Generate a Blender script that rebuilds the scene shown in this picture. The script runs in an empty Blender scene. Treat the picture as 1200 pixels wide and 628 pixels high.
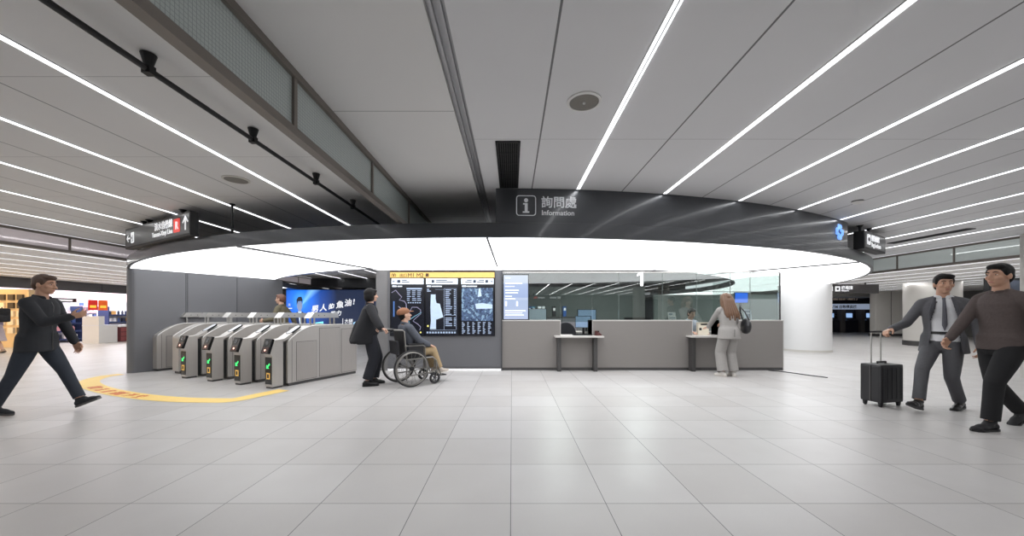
import bpy, bmesh, math, random
from mathutils import Vector, Matrix, Quaternion
random.seed(7)
C = bpy.context.scene.collection
V = Vector
PI = math.pi
F, HX, HY, EYE = 430.0, 600.0, 367.0, 1.2      # lens constants of the 1200x628 photograph, eye height in metres
CEIL = 2.67

def lin(c):
    return tuple(((x / 255.0) / 12.92 if x / 255.0 <= 0.04045 else ((x / 255.0 + 0.055) / 1.055) ** 2.4) for x in c)

# ------------------------------------------------------------------ materials
MATS = {}
def mat(name, rgb, rough=0.5, metal=0.0, emit=0.0, var=0.06, scale=8.0, stretch=None, spec=0.5, bump=0.0, coat=0.0):
    if name in MATS: return MATS[name]
    m = bpy.data.materials.new(name); m.use_nodes = True
    nt = m.node_tree; b = nt.nodes['Principled BSDF']
    col = lin(rgb)
    tc = nt.nodes.new('ShaderNodeTexCoord'); no = nt.nodes.new('ShaderNodeTexNoise')
    no.inputs['Scale'].default_value = scale; no.inputs['Detail'].default_value = 3
    if stretch:
        mp = nt.nodes.new('ShaderNodeMapping'); mp.inputs['Scale'].default_value = stretch
        nt.links.new(tc.outputs['Object'], mp.inputs['Vector']); nt.links.new(mp.outputs['Vector'], no.inputs['Vector'])
    else:
        nt.links.new(tc.outputs['Object'], no.inputs['Vector'])
    mx = nt.nodes.new('ShaderNodeMix'); mx.data_type = 'RGBA'
    mx.inputs[6].default_value = (*[c * (1 - var) for c in col], 1)
    mx.inputs[7].default_value = (*[min(1, c * (1 + var)) for c in col], 1)
    nt.links.new(no.outputs['Fac'], mx.inputs[0]); nt.links.new(mx.outputs[2], b.inputs['Base Color'])
    b.inputs['Roughness'].default_value = rough; b.inputs['Metallic'].default_value = metal
    b.inputs['Specular IOR Level'].default_value = spec
    if coat: b.inputs['Coat Weight'].default_value = coat; b.inputs['Coat Roughness'].default_value = 0.08
    if emit:
        nt.links.new(mx.outputs[2], b.inputs['Emission Color']); b.inputs['Emission Strength'].default_value = emit
    if bump:
        bp = nt.nodes.new('ShaderNodeBump'); bp.inputs['Strength'].default_value = bump; bp.inputs['Distance'].default_value = 0.01
        nt.links.new(no.outputs['Fac'], bp.inputs['Height']); nt.links.new(bp.outputs['Normal'], b.inputs['Normal'])
    MATS[name] = m
    return m

def N(nt, op, a, b=None, c=None):
    n = nt.nodes.new('ShaderNodeMath'); n.operation = op
    for i, v in enumerate((a, b, c)):
        if v is None: continue
        if isinstance(v, (int, float)): n.inputs[i].default_value = v
        else: nt.links.new(v, n.inputs[i])
    return n.outputs[0]

def line_mask(nt, coord, off, spacing, width):
    f = N(nt, 'FRACT', N(nt, 'DIVIDE', N(nt, 'SUBTRACT', coord, off - spacing / 2), spacing))
    dist = N(nt, 'MULTIPLY', N(nt, 'ABSOLUTE', N(nt, 'SUBTRACT', f, 0.5)), spacing)
    return N(nt, 'LESS_THAN', dist, width / 2)

def mixc(nt, fac, a, b):
    mx = nt.nodes.new('ShaderNodeMix'); mx.data_type = 'RGBA'
    for i, v in ((0, fac), (6, a), (7, b)):
        if isinstance(v, (int, float)): mx.inputs[i].default_value = v
        elif isinstance(v, tuple): mx.inputs[i].default_value = (*v[:3], 1)
        else: nt.links.new(v, mx.inputs[i])
    return mx.outputs[2]

def floor_mat():
    m = bpy.data.materials.new('stone_floor_tiles'); m.use_nodes = True; nt = m.node_tree; b = nt.nodes['Principled BSDF']
    tc = nt.nodes.new('ShaderNodeTexCoord'); sp = nt.nodes.new('ShaderNodeSeparateXYZ'); nt.links.new(tc.outputs['Object'], sp.inputs[0])
    g = N(nt, 'MAXIMUM', line_mask(nt, sp.outputs[0], -0.008, 0.6, 0.0048), line_mask(nt, sp.outputs[1], 2.315, 0.6, 0.0048))
    ix = N(nt, 'FLOOR', N(nt, 'DIVIDE', N(nt, 'SUBTRACT', sp.outputs[0], -0.008), 0.6))
    iy = N(nt, 'FLOOR', N(nt, 'DIVIDE', N(nt, 'SUBTRACT', sp.outputs[1], 2.315), 0.6))
    cb = nt.nodes.new('ShaderNodeCombineXYZ'); nt.links.new(ix, cb.inputs[0]); nt.links.new(iy, cb.inputs[1])
    wn = nt.nodes.new('ShaderNodeTexWhiteNoise'); wn.noise_dimensions = '2D'; nt.links.new(cb.outputs[0], wn.inputs['Vector'])
    n1 = nt.nodes.new('ShaderNodeTexNoise'); n1.inputs['Scale'].default_value = 3.0; n1.inputs['Detail'].default_value = 6; nt.links.new(tc.outputs['Object'], n1.inputs['Vector'])
    n2 = nt.nodes.new('ShaderNodeTexNoise'); n2.inputs['Scale'].default_value = 90.0; nt.links.new(tc.outputs['Object'], n2.inputs['Vector'])
    base = mixc(nt, wn.outputs['Value'], lin((188, 185, 183)), lin((199, 197, 196)))
    base = mixc(nt, N(nt, 'MULTIPLY', n1.outputs['Fac'], 0.25), base, lin((168, 165, 162)))
    base = mixc(nt, N(nt, 'MULTIPLY', n2.outputs['Fac'], 0.12), base, lin((160, 158, 157)))
    base = mixc(nt, g, base, lin((70, 70, 72)))
    nt.links.new(base, b.inputs['Base Color'])
    nt.links.new(N(nt, 'ADD', N(nt, 'MULTIPLY', n1.outputs['Fac'], 0.16), 0.27), b.inputs['Roughness'])
    return m

def ceil_mat(name, rgb, xoff, xs, xw, yoff, ys, yw=0.004, xlim=None):
    m = bpy.data.materials.new(name); m.use_nodes = True; nt = m.node_tree; b = nt.nodes['Principled BSDF']
    tc = nt.nodes.new('ShaderNodeTexCoord'); sp = nt.nodes.new('ShaderNodeSeparateXYZ'); nt.links.new(tc.outputs['Object'], sp.inputs[0])
    n1 = nt.nodes.new('ShaderNodeTexNoise'); n1.inputs['Scale'].default_value = 1.2; nt.links.new(tc.outputs['Object'], n1.inputs['Vector'])
    c = lin(rgb)
    base = mixc(nt, n1.outputs['Fac'], tuple(x * 0.96 for x in c), tuple(x * 1.04 for x in c))
    if xs: base = mixc(nt, N(nt, 'MULTIPLY', line_mask(nt, sp.outputs[0], xoff, xs, xw), N(nt, 'LESS_THAN', sp.outputs[0], 1000.0 if xlim is None else xlim)), base, lin((112, 112, 114)))
    if ys: base = mixc(nt, line_mask(nt, sp.outputs[1], yoff, ys, yw), base, lin((140, 140, 141)))
    nt.links.new(base, b.inputs['Base Color']); b.inputs['Roughness'].default_value = 0.55
    return m

def glass_mat(name, tint, refl=0.14, rough=0.0):
    m = bpy.data.materials.new(name); m.use_nodes = True; nt = m.node_tree
    nt.nodes.remove(nt.nodes['Principled BSDF'])
    out = nt.nodes['Material Output']
    tr = nt.nodes.new('ShaderNodeBsdfTransparent'); tr.inputs[0].default_value = (*lin(tint), 1)
    k_ = 1.0 if refl >= 0 else 0.25
    gl = nt.nodes.new('ShaderNodeBsdfGlossy'); gl.inputs['Roughness'].default_value = rough
    fr = nt.nodes.new('ShaderNodeFresnel'); fr.inputs[0].default_value = 1.5
    mx = nt.nodes.new('ShaderNodeMixShader')
    nt.links.new(N(nt, 'MINIMUM', N(nt, 'ADD', N(nt, 'MULTIPLY', fr.outputs[0], k_), max(refl, 0.0)), 1.0), mx.inputs[0])
    nt.links.new(tr.outputs[0], mx.inputs[1]); nt.links.new(gl.outputs[0], mx.inputs[2]); nt.links.new(mx.outputs[0], out.inputs[0])
    return m

# ------------------------------------------------------------------ mesh builder
class MB:
    def __init__(s): s.bm = bmesh.new()
    def add(s, vs, fs):
        v = [s.bm.verts.new(p) for p in vs]
        for f in fs:
            try: s.bm.faces.new([v[i] for i in f])
            except ValueError: pass
        return v
    def box(s, x0, x1, y0, y1, z0, z1, M=None, bev=0.0):
        vs = [V((x, y, z)) for z in (z0, z1) for y in (y0, y1) for x in (x0, x1)]
        fs = [(0, 2, 3, 1), (4, 5, 7, 6), (0, 1, 5, 4), (2, 6, 7, 3), (0, 4, 6, 2), (1, 3, 7, 5)]
        if bev:
            b2 = bmesh.new(); v = [b2.verts.new(p) for p in vs]
            for f in fs: b2.faces.new([v[i] for i in f])
            bmesh.ops.bevel(b2, geom=b2.edges[:], offset=bev, segments=2, affect='EDGES', profile=0.7)
            b2.verts.index_update(); vs = [q.co.copy() for q in b2.verts]; fs = [[q.index for q in f.verts] for f in b2.faces]; b2.free()
        if M: vs = [M @ p for p in vs]
        s.add(vs, fs); return s
    def prism(s, poly, a0, a1, axis='y', M=None):
        """poly of 2D points extruded along an axis: 'y' -> points are (x,z), 'z' -> (x,y), 'x' -> (y,z)"""
        n = len(poly)
        def P(p, a): return V((p[0], a, p[1])) if axis == 'y' else V((p[0], p[1], a)) if axis == 'z' else V((a, p[0], p[1]))
        vs = [P(p, a0) for p in poly] + [P(p, a1) for p in poly]
        if M: vs = [M @ p for p in vs]
        s.add(vs, [tuple(range(n)), tuple(range(2 * n - 1, n - 1, -1))] + [(i, n + i, n + (i + 1) % n, (i + 1) % n) for i in range(n)]); return s
    def tube(s, pts, r, seg=10, closed=False, M=None, caps=True):
        pts = [V(p) for p in pts]; n = len(pts); rs = r if isinstance(r, (list, tuple)) else [r] * n
        rings = []; up = None
        for i, p in enumerate(pts):
            if closed: t = (pts[(i + 1) % n] - pts[i - 1])
            else: t = pts[min(i + 1, n - 1)] - pts[max(i - 1, 0)]
            t.normalize()
            if up is None: up = t.orthogonal().normalized()
            else:
                up = (up - t * up.dot(t))
                up = up.normalized() if up.length > 1e-6 else t.orthogonal().normalized()
            w = t.cross(up)
            rings.append([p + (up * math.cos(2 * PI * k / seg) + w * math.sin(2 * PI * k / seg)) * rs[i] for k in range(seg)])
        vs = [q for ring in rings for q in ring]
        if M: vs = [M @ p for p in vs]
        fs = []
        for i in range(n if closed else n - 1):
            a, b = i * seg, ((i + 1) % n) * seg
            fs += [(a + k, a + (k + 1) % seg, b + (k + 1) % seg, b + k) for k in range(seg)]
        if not closed and caps: fs += [tuple(range(seg - 1, -1, -1)), tuple(range((n - 1) * seg, n * seg))]
        s.add(vs, fs); return s
    def lathe(s, prof, seg=24, M=None, axis='z'):
        """prof: (r, h) pairs"""
        vs = []
        for r, h in prof:
            for k in range(seg):
                a = 2 * PI * k / seg
                p = (r * math.cos(a), r * math.sin(a), h)
                vs.append(V(p) if axis == 'z' else V((p[0], p[2], p[1])) if axis == 'y' else V((p[2], p[0], p[1])))
        if M: vs = [M @ p for p in vs]
        n = len(prof)
        fs = [(i * seg + k, i * seg + (k + 1) % seg, (i + 1) * seg + (k + 1) % seg, (i + 1) * seg + k) for i in range(n - 1) for k in range(seg)]
        fs += [tuple(range(seg - 1, -1, -1)), tuple(range((n - 1) * seg, n * seg))]
        s.add(vs, fs); return s
    def ball(s, c, r, M=None, sub=2):
        bm = bmesh.new(); bmesh.ops.create_icosphere(bm, subdivisions=sub, radius=1.0)
        rr = (r, r, r) if isinstance(r, (int, float)) else r
        bm.verts.index_update()
        vs = [V((q.co.x * rr[0], q.co.y * rr[1], q.co.z * rr[2])) + V(c) for q in bm.verts]
        if M: vs = [M @ p for p in vs]
        s.add(vs, [[q.index for q in f.verts] for f in bm.faces]); bm.free(); return s
    def torus(s, c, R, r, axis='y', seg=40, rs=8, M=None):
        pts = []
        for k in range(seg):
            a = 2 * PI * k / seg
            d = V((math.cos(a), 0, math.sin(a))) if axis == 'y' else V((math.cos(a), math.sin(a), 0)) if axis == 'z' else V((0, math.cos(a), math.sin(a)))
            pts.append(V(c) + d * R)
        return s.tube(pts, r, rs, True, M)
    def mesh(s, name, smooth=False):
        bmesh.ops.recalc_face_normals(s.bm, faces=s.bm.faces[:])
        me = bpy.data.meshes.new(name); s.bm.to_mesh(me); s.bm.free()
        if smooth:
            for p in me.polygons: p.use_smooth = True
            me.set_sharp_from_angle(angle=math.radians(40))
        return me
    def build(s, name, m, parent=None, smooth=False):
        return put(name, s.mesh(name, smooth), m, parent)

def put(name, me, m, parent=None):
    o = bpy.data.objects.new(name, me); C.objects.link(o)
    if m: me.materials.clear(); me.materials.append(m)
    if parent: o.parent = parent
    return o

def tag(o, label=None, cat=None, group=None, kind=None):
    if label: o['label'] = label
    if cat: o['category'] = cat
    if group: o['group'] = group
    if kind: o['kind'] = kind
    return o

def thing(name, label, cat, loc=(0, 0, 0), rz=0.0, group=None):
    o = bpy.data.objects.new(name, None); C.objects.link(o); o.location = loc; o.rotation_euler = (0, 0, rz)
    o.empty_display_size = 0.2
    return tag(o, label, cat, group)

def struct(o): o['kind'] = 'structure'; return o

def copy_tree(o, parent=None):
    c = o.copy(); C.objects.link(c); c.parent = parent
    for ch in list(o.children): copy_tree(ch, c)
    return c

def relabel(o, label): o['label'] = label; return o

def at(px, py, d): return V(((px - HX) / F * d, d, EYE + (HY - py) / F * d))

def text(body, size, m, parent, origin, right, up, name='lettering', align='LEFT', bold=0.0, ext=0.0015, shear=0.0, sx=1.0):
    cu = bpy.data.curves.new('txt', 'FONT'); cu.body = body; cu.size = size; cu.align_x = align; cu.extrude = ext; cu.offset = bold; cu.shear = shear
    cu.resolution_u = 3
    t = bpy.data.objects.new('txt', cu); C.objects.link(t)
    dg = bpy.context.evaluated_depsgraph_get(); dg.update()
    me = bpy.data.meshes.new_from_object(t.evaluated_get(dg))
    bpy.data.objects.remove(t); bpy.data.curves.remove(cu)
    r = V(right).normalized(); u = V(up).normalized(); n = r.cross(u)
    M = Matrix(((r.x, u.x, n.x, origin[0]), (r.y, u.y, n.y, origin[1]), (r.z, u.z, n.z, origin[2]), (0, 0, 0, 1))) @ Matrix.Diagonal((sx, 1, 1, 1))
    me.transform(M); me.name = name
    return put(name, me, m, parent)

# ------------------------------------------------------------------ organic bodies: overlapping tapered forms fused into one surface
def cap_mesh(mb, p1, r1, p2, r2):
    p1, p2 = V(p1), V(p2); mb.ball(p1, r1); mb.ball(p2, r2)
    if (p2 - p1).length > 1e-5: mb.tube([p1, p2], [r1, r2], 18)

def chain(mb, pts, rs):
    for i in range(len(pts) - 1): cap_mesh(mb, pts[i], rs[i], pts[i + 1], rs[i + 1])

def loft(mb, rings, seg=26):
    """rings: (centre, half depth along x, half width along y[, twist]) closed stack"""
    vs = []; n = len(rings)
    for rg in rings:
        c, rx, ry = V(rg[0]), rg[1], rg[2]; tw = rg[3] if len(rg) > 3 else 0.0
        for k in range(seg):
            a = 2 * PI * k / seg
            ca, sa = math.cos(a), math.sin(a)
            x = math.copysign(abs(ca) ** 0.85, ca) * rx; y = math.copysign(abs(sa) ** 0.85, sa) * ry
            vs.append(c + V((x * math.cos(tw) - y * math.sin(tw), x * math.sin(tw) + y * math.cos(tw), 0)))
    fs = [(i * seg + k, i * seg + (k + 1) % seg, (i + 1) * seg + (k + 1) % seg, (i + 1) * seg + k) for i in range(n - 1) for k in range(seg)]
    fs += [tuple(range(seg - 1, -1, -1)), tuple(range((n - 1) * seg, n * seg))]
    mb.add(vs, fs)

def fuse(mb, name, voxel=0.008, smooth=4, cut=None, factor=0.5):
    me = mb.mesh('tmp'); o = bpy.data.objects.new('tmp', me); C.objects.link(o)
    rm = o.modifiers.new('r', 'REMESH'); rm.mode = 'VOXEL'; rm.voxel_size = voxel; rm.use_smooth_shade = True
    if smooth:
        sm = o.modifiers.new('s', 'SMOOTH'); sm.factor = factor; sm.iterations = smooth
    dg = bpy.context.evaluated_depsgraph_get(); dg.update()
    out = bpy.data.meshes.new_from_object(o.evaluated_get(dg))
    bpy.data.objects.remove(o); bpy.data.meshes.remove(me)
    if cut:
        b = bmesh.new(); b.from_mesh(out)
        bmesh.ops.delete(b, geom=[v for v in b.verts if cut(v.co)], context='VERTS'); b.to_mesh(out); b.free()
    out.name = name
    for p in out.polygons: p.use_smooth = True
    return out

def ik(a, b, l1, l2, hint):
    a, b = V(a), V(b); d = b - a; L = min(max(d.length, 1e-4), (l1 + l2) * 0.999); u = d.normalized()
    x = (l1 * l1 - l2 * l2 + L * L) / (2 * L); h = math.sqrt(max(l1 * l1 - x * x, 0))
    k = V(hint) - u * V(hint).dot(u)
    k = k.normalized() if k.length > 1e-6 else u.orthogonal().normalized()
    return a + u * x + k * h, a + u * L
# ------------------------------------------------------------------ shared materials
M_fascia = mat('charcoal_panel', (76, 78, 82), 0.28, 0.3, var=0.03, scale=3, coat=0.25)
M_darkgrey = mat('dark_grey_wall_panel', (110, 111, 115), 0.42, 0.2, var=0.03, scale=2)
M_black = mat('matte_black_metal', (28, 28, 30), 0.5, 0.2)
M_blackgloss = mat('black_gloss_plastic', (16, 17, 20), 0.2)
M_steel = mat('brushed_steel', (176, 172, 168), 0.34, 0.85, var=0.10, scale=5, stretch=(1.0, 1.0, 60.0))
M_steel_lt = mat('satin_steel_trim', (205, 203, 200), 0.3, 0.8, var=0.04)
M_steel_dk = mat('dark_steel', (92, 91, 91), 0.4, 0.7)  # dark grey steel for plinths, legs and trim
M_counter = mat('grey_counter_laminate', (142, 138, 135), 0.4, 0.35, var=0.04, scale=3, stretch=(1.0, 1.0, 30.0))
M_counter_top = mat('pale_counter_edge', (206, 203, 199), 0.35, 0.2)
M_white = mat('white_paint', (232, 231, 229), 0.5, var=0.02)
M_offwhite = mat('off_white_panel', (205, 202, 196), 0.45, var=0.03)
M_bronze = mat('bronze_rail', (126, 119, 113), 0.42, 0.4)
M_letter = mat('white_lettering', (236, 237, 240), 0.5, emit=0.5, var=0.0)
M_lettergrey = mat('pale_grey_lettering', (196, 198, 202), 0.4, emit=0.18, var=0.0)
M_led = mat('led_diffuser', (250, 252, 255), 0.5, emit=2.2, var=0.0)
M_led_far = mat('led_diffuser_far', (250, 252, 255), 0.5, emit=1.3, var=0.0)
M_lumi = mat('luminous_membrane', (252, 253, 255), 0.6, emit=1.75, var=0.0)
M_joint = mat('membrane_joint', (70, 70, 72), 0.6)

def quad(name, x0, x1, y0, y1, z, m):
    return struct(MB().box(x0, x1, y0, y1, z - 0.06, z).build(name, m))

# floor and ceilings
struct(MB().box(-30, 30, -14, 32, -0.1, 0).build('floor', floor_mat()))
CR = ceil_mat('ceiling_panels_right', (226, 226, 228), 0.235, 1.09, 0.013, 3.1, 2.45)
CL = ceil_mat('ceiling_panels_left', (224, 223, 222), -3.265, 1.12, 0.010, 2.28, 1.17, xlim=-2.6)
CC = ceil_mat('ceiling_panel_centre', (230, 229, 228), 0, 0, 0, 2.67, 2.9, 0.006)
def ceil_slab(name, x0, x1, y0, y1, z, m): return struct(MB().box(x0, x1, y0, y1, z, z + 0.08).build(name, m))
ceil_slab('ceiling_right', -0.32, 9.6, -14, 26, CEIL, CR)
ceil_slab('ceiling_centre', -1.3, -0.42, -14, 26, CEIL, CC)
ceil_slab('ceiling_left', -8.4, -1.3, -14, 26, CEIL, CL)
CLL = ceil_mat('ceiling_panels_low', (232, 230, 228), 9.0, 1.1, 0.012, 3.0, 2.4)
ceil_slab('ceiling_far_left', -30, -8.5, -14, 32, 2.42, CLL)
ceil_slab('ceiling_far_right', 9.7, 30, -14, 32, 2.33, CLL)
# metal channel in the ceiling between the centre and the right-hand panels
g = MB(); g.box(-0.42, -0.32, -14, 26, CEIL + 0.03, CEIL + 0.08); g.box(-0.40, -0.385, -14, 26, CEIL + 0.002, CEIL + 0.04); g.box(-0.352, -0.34, -14, 26, CEIL + 0.006, CEIL + 0.04)
struct(g.build('trim_1', mat('ceiling_channel_metal', (172, 172, 175), 0.4, 0.4)))

# ------------------------------------------------------------------ linear ceiling lights
M_house = mat('light_channel_grey', (150, 150, 152), 0.4, 0.3)
LED_W = 1.0
def led(x, y0, y1, z, label, group, far=False, w=0.042):
    t = thing('linear_ceiling_light', label, 'ceiling light', (x, (y0 + y1) / 2, z), 0, group)
    L = (y1 - y0) / 2
    MB().box(-w / 2, w / 2, -L, L, -0.006, 0.0).build('channel', M_house, t)
    e = M_led_far if far else M_led
    MB().box(-w * 0.44, -w * 0.04, -L, L, -0.010, -0.006).build('diffuser', e, t)
    MB().box(w * 0.24, w * 0.46, -L, L, -0.010, -0.006).build('diffuser', e, t)
    lamp = bpy.data.lights.new('linear_lamp', 'AREA'); lamp.shape = 'RECTANGLE'; lamp.size = w; lamp.size_y = 2 * L; lamp.energy = (2.0 if far else LED_W) * 2 * L
    lo = bpy.data.objects.new('linear_lamp', lamp); C.objects.link(lo); lo.parent = t; lo.location = (0, 0, -0.014)
    return t
CXc, CYc, RO, RI = -0.24, 15.0, 10.7, 7.95
def ring_d(x, R=RO): return CYc - math.sqrt(R * R - (x - CXc) ** 2)
ordn = ['first', 'second', 'third', 'fourth', 'fifth', 'sixth', 'seventh', 'eighth', 'ninth', 'tenth', 'eleventh', 'twelfth']
for k in range(8):
    x = 0.78 + 1.09 * k
    y1 = ring_d(x) - 0.02 if k < 5 else ring_d(x) + 0.4
    led(x, -13.5, y1, CEIL, f'{ordn[k]} white linear ceiling light counted right from the black ceiling vent', 'linear lights right of the ceiling vent')
for k in range(5):
    led(-2.71 - 1.125 * k, -13.5, 17.2, CEIL, f'{ordn[k]} white linear ceiling light counted left from the black ceiling pipe', 'linear lights left of the black pipe')
for k in range(7):
    led(-9.1 - 1.1 * k, 1.0, 22.0, 2.42, f'{ordn[k]} thin light line on the low ceiling towards the bright shop, beyond the glass bulkhead', 'light lines over the shop side', True, w=0.03)
for k in range(8):
    led(10.4 + 1.1 * k, 3.0, 18.6, 2.33, f'{ordn[k]} thin light line on the low ceiling beyond the glass bulkhead above the two businessmen', 'light lines beyond the bulkhead by the columns', True, w=0.026)

# ------------------------------------------------------------------ glass smoke bulkheads under the ceiling
def wired_glass(name, base):
    m = bpy.data.materials.new(name); m.use_nodes = True; nt = m.node_tree; b = nt.nodes['Principled BSDF']
    tc = nt.nodes.new('ShaderNodeTexCoord'); sp = nt.nodes.new('ShaderNodeSeparateXYZ'); nt.links.new(tc.outputs['Object'], sp.inputs[0])
    wires = N(nt, 'MAXIMUM', line_mask(nt, sp.outputs[1], 0, 0.02, 0.003), line_mask(nt, sp.outputs[2], 0, 0.02, 0.003))
    c = lin(base)
    nt.links.new(mixc(nt, wires, c, tuple(x * 0.66 for x in c)), b.inputs['Base Color'])
    b.inputs['Roughness'].default_value = 0.08; b.inputs['Alpha'].default_value = 0.8
    return m
M_wired = wired_glass('wired_glass', (196, 205, 203))
M_step_glow = mat('glowing_step_glass', (204, 212, 210), 0.04, 0.2, emit=0.13, var=0.03, spec=0.9)  # unlit glass with a faint glow added to its colour to brighten it
M_step_glow_l = mat('glowing_step_glass_pale', (222, 212, 216), 0.08, 0.2, emit=0.16, var=0.05, scale=0.6, spec=0.9)  # same added glow, standing in for light on the pale glass
def bulkhead(x, y0, y1, z0, z1, posts, label, gm, s=1):
    t = thing('glass_bulkhead', label, 'glass panel', (x, 0, 0))
    MB().box(-0.03, 0.03, y0, y1, z1 - 0.045, z1).build('top_rail', M_bronze, t)
    MB().box(-0.03, 0.03, y0, y1, z0, z0 + 0.05).build('bottom_rail', M_bronze, t)
    ys = [y0] + posts + [y1]
    for a, b in zip(ys[:-1], ys[1:]):
        MB().box(-0.006, 0.006, a + 0.015, b - 0.015, z0 + 0.05, z1 - 0.045).build('glass_pane', gm, t)
    for p in posts: MB().box(-0.022, 0.022, p - 0.016, p + 0.016, z0 + 0.05, z1 - 0.045).build('post', M_bronze, t)
    return t
bulkhead(-1.33, -6.0, 7.2, 2.27, 2.667, [-5.2 + 1.237 * k for k in range(10) if abs(-5.2 + 1.237 * k) < 6.9], 'long wired-glass smoke panel in bronze rails hanging from the ceiling above the gates', M_wired)
bulkhead(-8.45, -10, 20, 2.35, 2.667, [-8 + 2.5 * k for k in range(11)], 'pale glass bulkhead strip where the ceiling steps down towards the bright shop', M_step_glow_l)
bulkhead(9.65, -10, 10.7, 2.26, 2.667, [9.18 - 1.18 * k for k in range(12)][::-1], 'grey glass bulkhead strip reflecting ceiling lights above the two businessmen', M_step_glow)

# ------------------------------------------------------------------ ring canopy with luminous underside
def arc_band(mb, r0, r1, z0, z1, a0, a1, n):
    full = abs(a1 - a0) >= 2 * PI - 1e-6
    vs = []
    for i in range(n if full else n + 1):
        a = a0 + (a1 - a0) * i / n
        for r, z in ((r0, z0), (r1, z0), (r1, z1), (r0, z1)):
            vs.append(V((CXc + r * math.sin(a), CYc - r * math.cos(a), z)))
    m = n if full else n + 1; fs = []
    for i in range(n):
        a, b = 4 * i, 4 * ((i + 1) % m)
        fs += [(a + k, a + (k + 1) % 4, b + (k + 1) % 4, b + k) for k in range(4)]
    if not full: fs += [(0, 1, 2, 3), (4 * n + 3, 4 * n + 2, 4 * n + 1, 4 * n)]
    mb.add(vs, fs); return mb
cp = thing('ring_canopy', 'huge round charcoal canopy with glowing white underside above gates and counter', 'canopy', (0, 0, 0))
ZB, ZT = 2.10, 2.262
def sm(o):
    for p in o.data.polygons: p.use_smooth = True
    o.data.set_sharp_from_angle(angle=math.radians(30)); return o
sm(arc_band(MB(), RO - 0.05, RO, ZB - 0.005, ZT, 0, 2 * PI, 240).build('outer_fascia', M_fascia, cp))
TL, TR = math.asin((-2.84 - CXc) / RI), math.acos((CYc - 7.72) / RI)
sm(arc_band(MB(), RI, RI + 0.05, ZB - 0.005, ZT, TR, 2 * PI + TL, 200).build('inner_fascia', M_fascia, cp))
seg = [(CXc + (RI + 0.06) * math.sin(TL + (TR - TL) * i / 40), CYc - (RI + 0.06) * math.cos(TL + (TR - TL) * i / 40)) for i in range(41)]
MB().prism(seg + [(seg[-1][0], 7.72), (-2.84, 7.72)], ZB + 0.009, ZB + 0.02, 'z').build('luminous_infill', M_lumi, cp)
LA, LB = math.radians(-78), math.radians(112)
sm(arc_band(MB(), RI + 0.05, RO - 0.05, ZB + 0.008, ZB + 0.02, LA, LB, 140).build('luminous_ceiling', M_lumi, cp))
sm(arc_band(MB(), RI + 0.05, RO - 0.05, ZB + 0.008, ZB + 0.02, LB, 2 * PI + LA, 120).build('dark_soffit', M_fascia, cp))
sm(arc_band(MB(), RI + 0.05, RO - 0.05, ZT - 0.02, ZT - 0.005, 0, 2 * PI, 200).build('top_cover', M_black, cp))
for deg in (-18.9, -0.3, 36.5, 92, 130, 168, 206, 244):
    a = math.radians(deg)
    M = Matrix.Translation((CXc, CYc, 0)) @ Matrix.Rotation(a, 4, 'Z')
    MB().box(-0.009, 0.009, -(RO - 0.05), -(RI + 0.05), ZB - 0.016, ZB + 0.009, M).build('joint_strip', M_joint, cp)
A0, A1 = math.radians(0.27), math.radians(32.1)
sm(arc_band(MB(), RO - 0.16, RO - 0.012, ZT + 0.004, CEIL - 0.002, A0, A1, 60).build('sign_fascia', M_fascia, cp))
# lettering on the sign fascia
def on_fascia(px, py, R=RO - 0.012):
    u = (px - HX) / F; a = 1 + u * u; b = -2 * (CYc + u * CXc); c = CXc ** 2 + CYc ** 2 - R * R
    d = (-b - math.sqrt(b * b - 4 * a * c)) / (2 * a)
    p = at(px, py, d); th = math.atan2(p.x - CXc, CYc - p.y)
    return p, V((math.cos(th), math.sin(th), 0)), V((math.sin(th), -math.cos(th), 0))
p, r, n = on_fascia(616.5, 241); p = p + n * 0.006
def frame_M(p, r, n): return Matrix(((r.x, n.x, 0, p.x), (r.y, n.y, 0, p.y), (0, 0, 1, p.z), (0, 0, 0, 1)))
def rrect(w, h, rad, seg=5):
    pts = []
    for cx_, cy_, a0 in ((w - rad, h - rad, 0), (-w + rad, h - rad, 90), (-w + rad, -h + rad, 180), (w - rad, -h + rad, 270)):
        for k in range(seg + 1):
            a = math.radians(a0 + 90 * k / seg); pts.append((cx_ + rad * math.cos(a), cy_ + rad * math.sin(a)))
    return pts
ib = thing('information_icon', None, None); ib.parent = cp; ib.pop('label', None)
MB().tube([(x, 0, z) for x, z in rrect(0.112, 0.115, 0.03)], 0.005, 6, True, frame_M(p, r, n)).build('icon_border', M_lettergrey, ib)
mb = MB(); FM = frame_M(p, r, n)
mb.prism([(0.024 * math.cos(t * PI / 10), 0.062 + 0.024 * math.sin(t * PI / 10)) for t in range(20)], -0.002, 0.002, 'y', FM)
mb.prism([(-0.036, 0.028), (0.018, 0.028), (0.018, -0.068), (0.038, -0.068), (0.038, -0.085), (-0.04, -0.085), (-0.04, -0.068), (-0.016, -0.068), (-0.016, 0.012), (-0.036, 0.012)], -0.002, 0.002, 'y', FM)
mb.build('icon_letter', M_lettergrey, ib)
p, r, n = on_fascia(634, 242); text('詢問處', 0.142, M_lettergrey, cp, p + n * 0.004, r, (0, 0, 1), 'sign_lettering', bold=0.002)
p, r, n = on_fascia(634.5, 252); text('Information', 0.083, M_lettergrey, cp, p + n * 0.004, r, (0, 0, 1), 'sign_lettering', bold=0.001)
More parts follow.
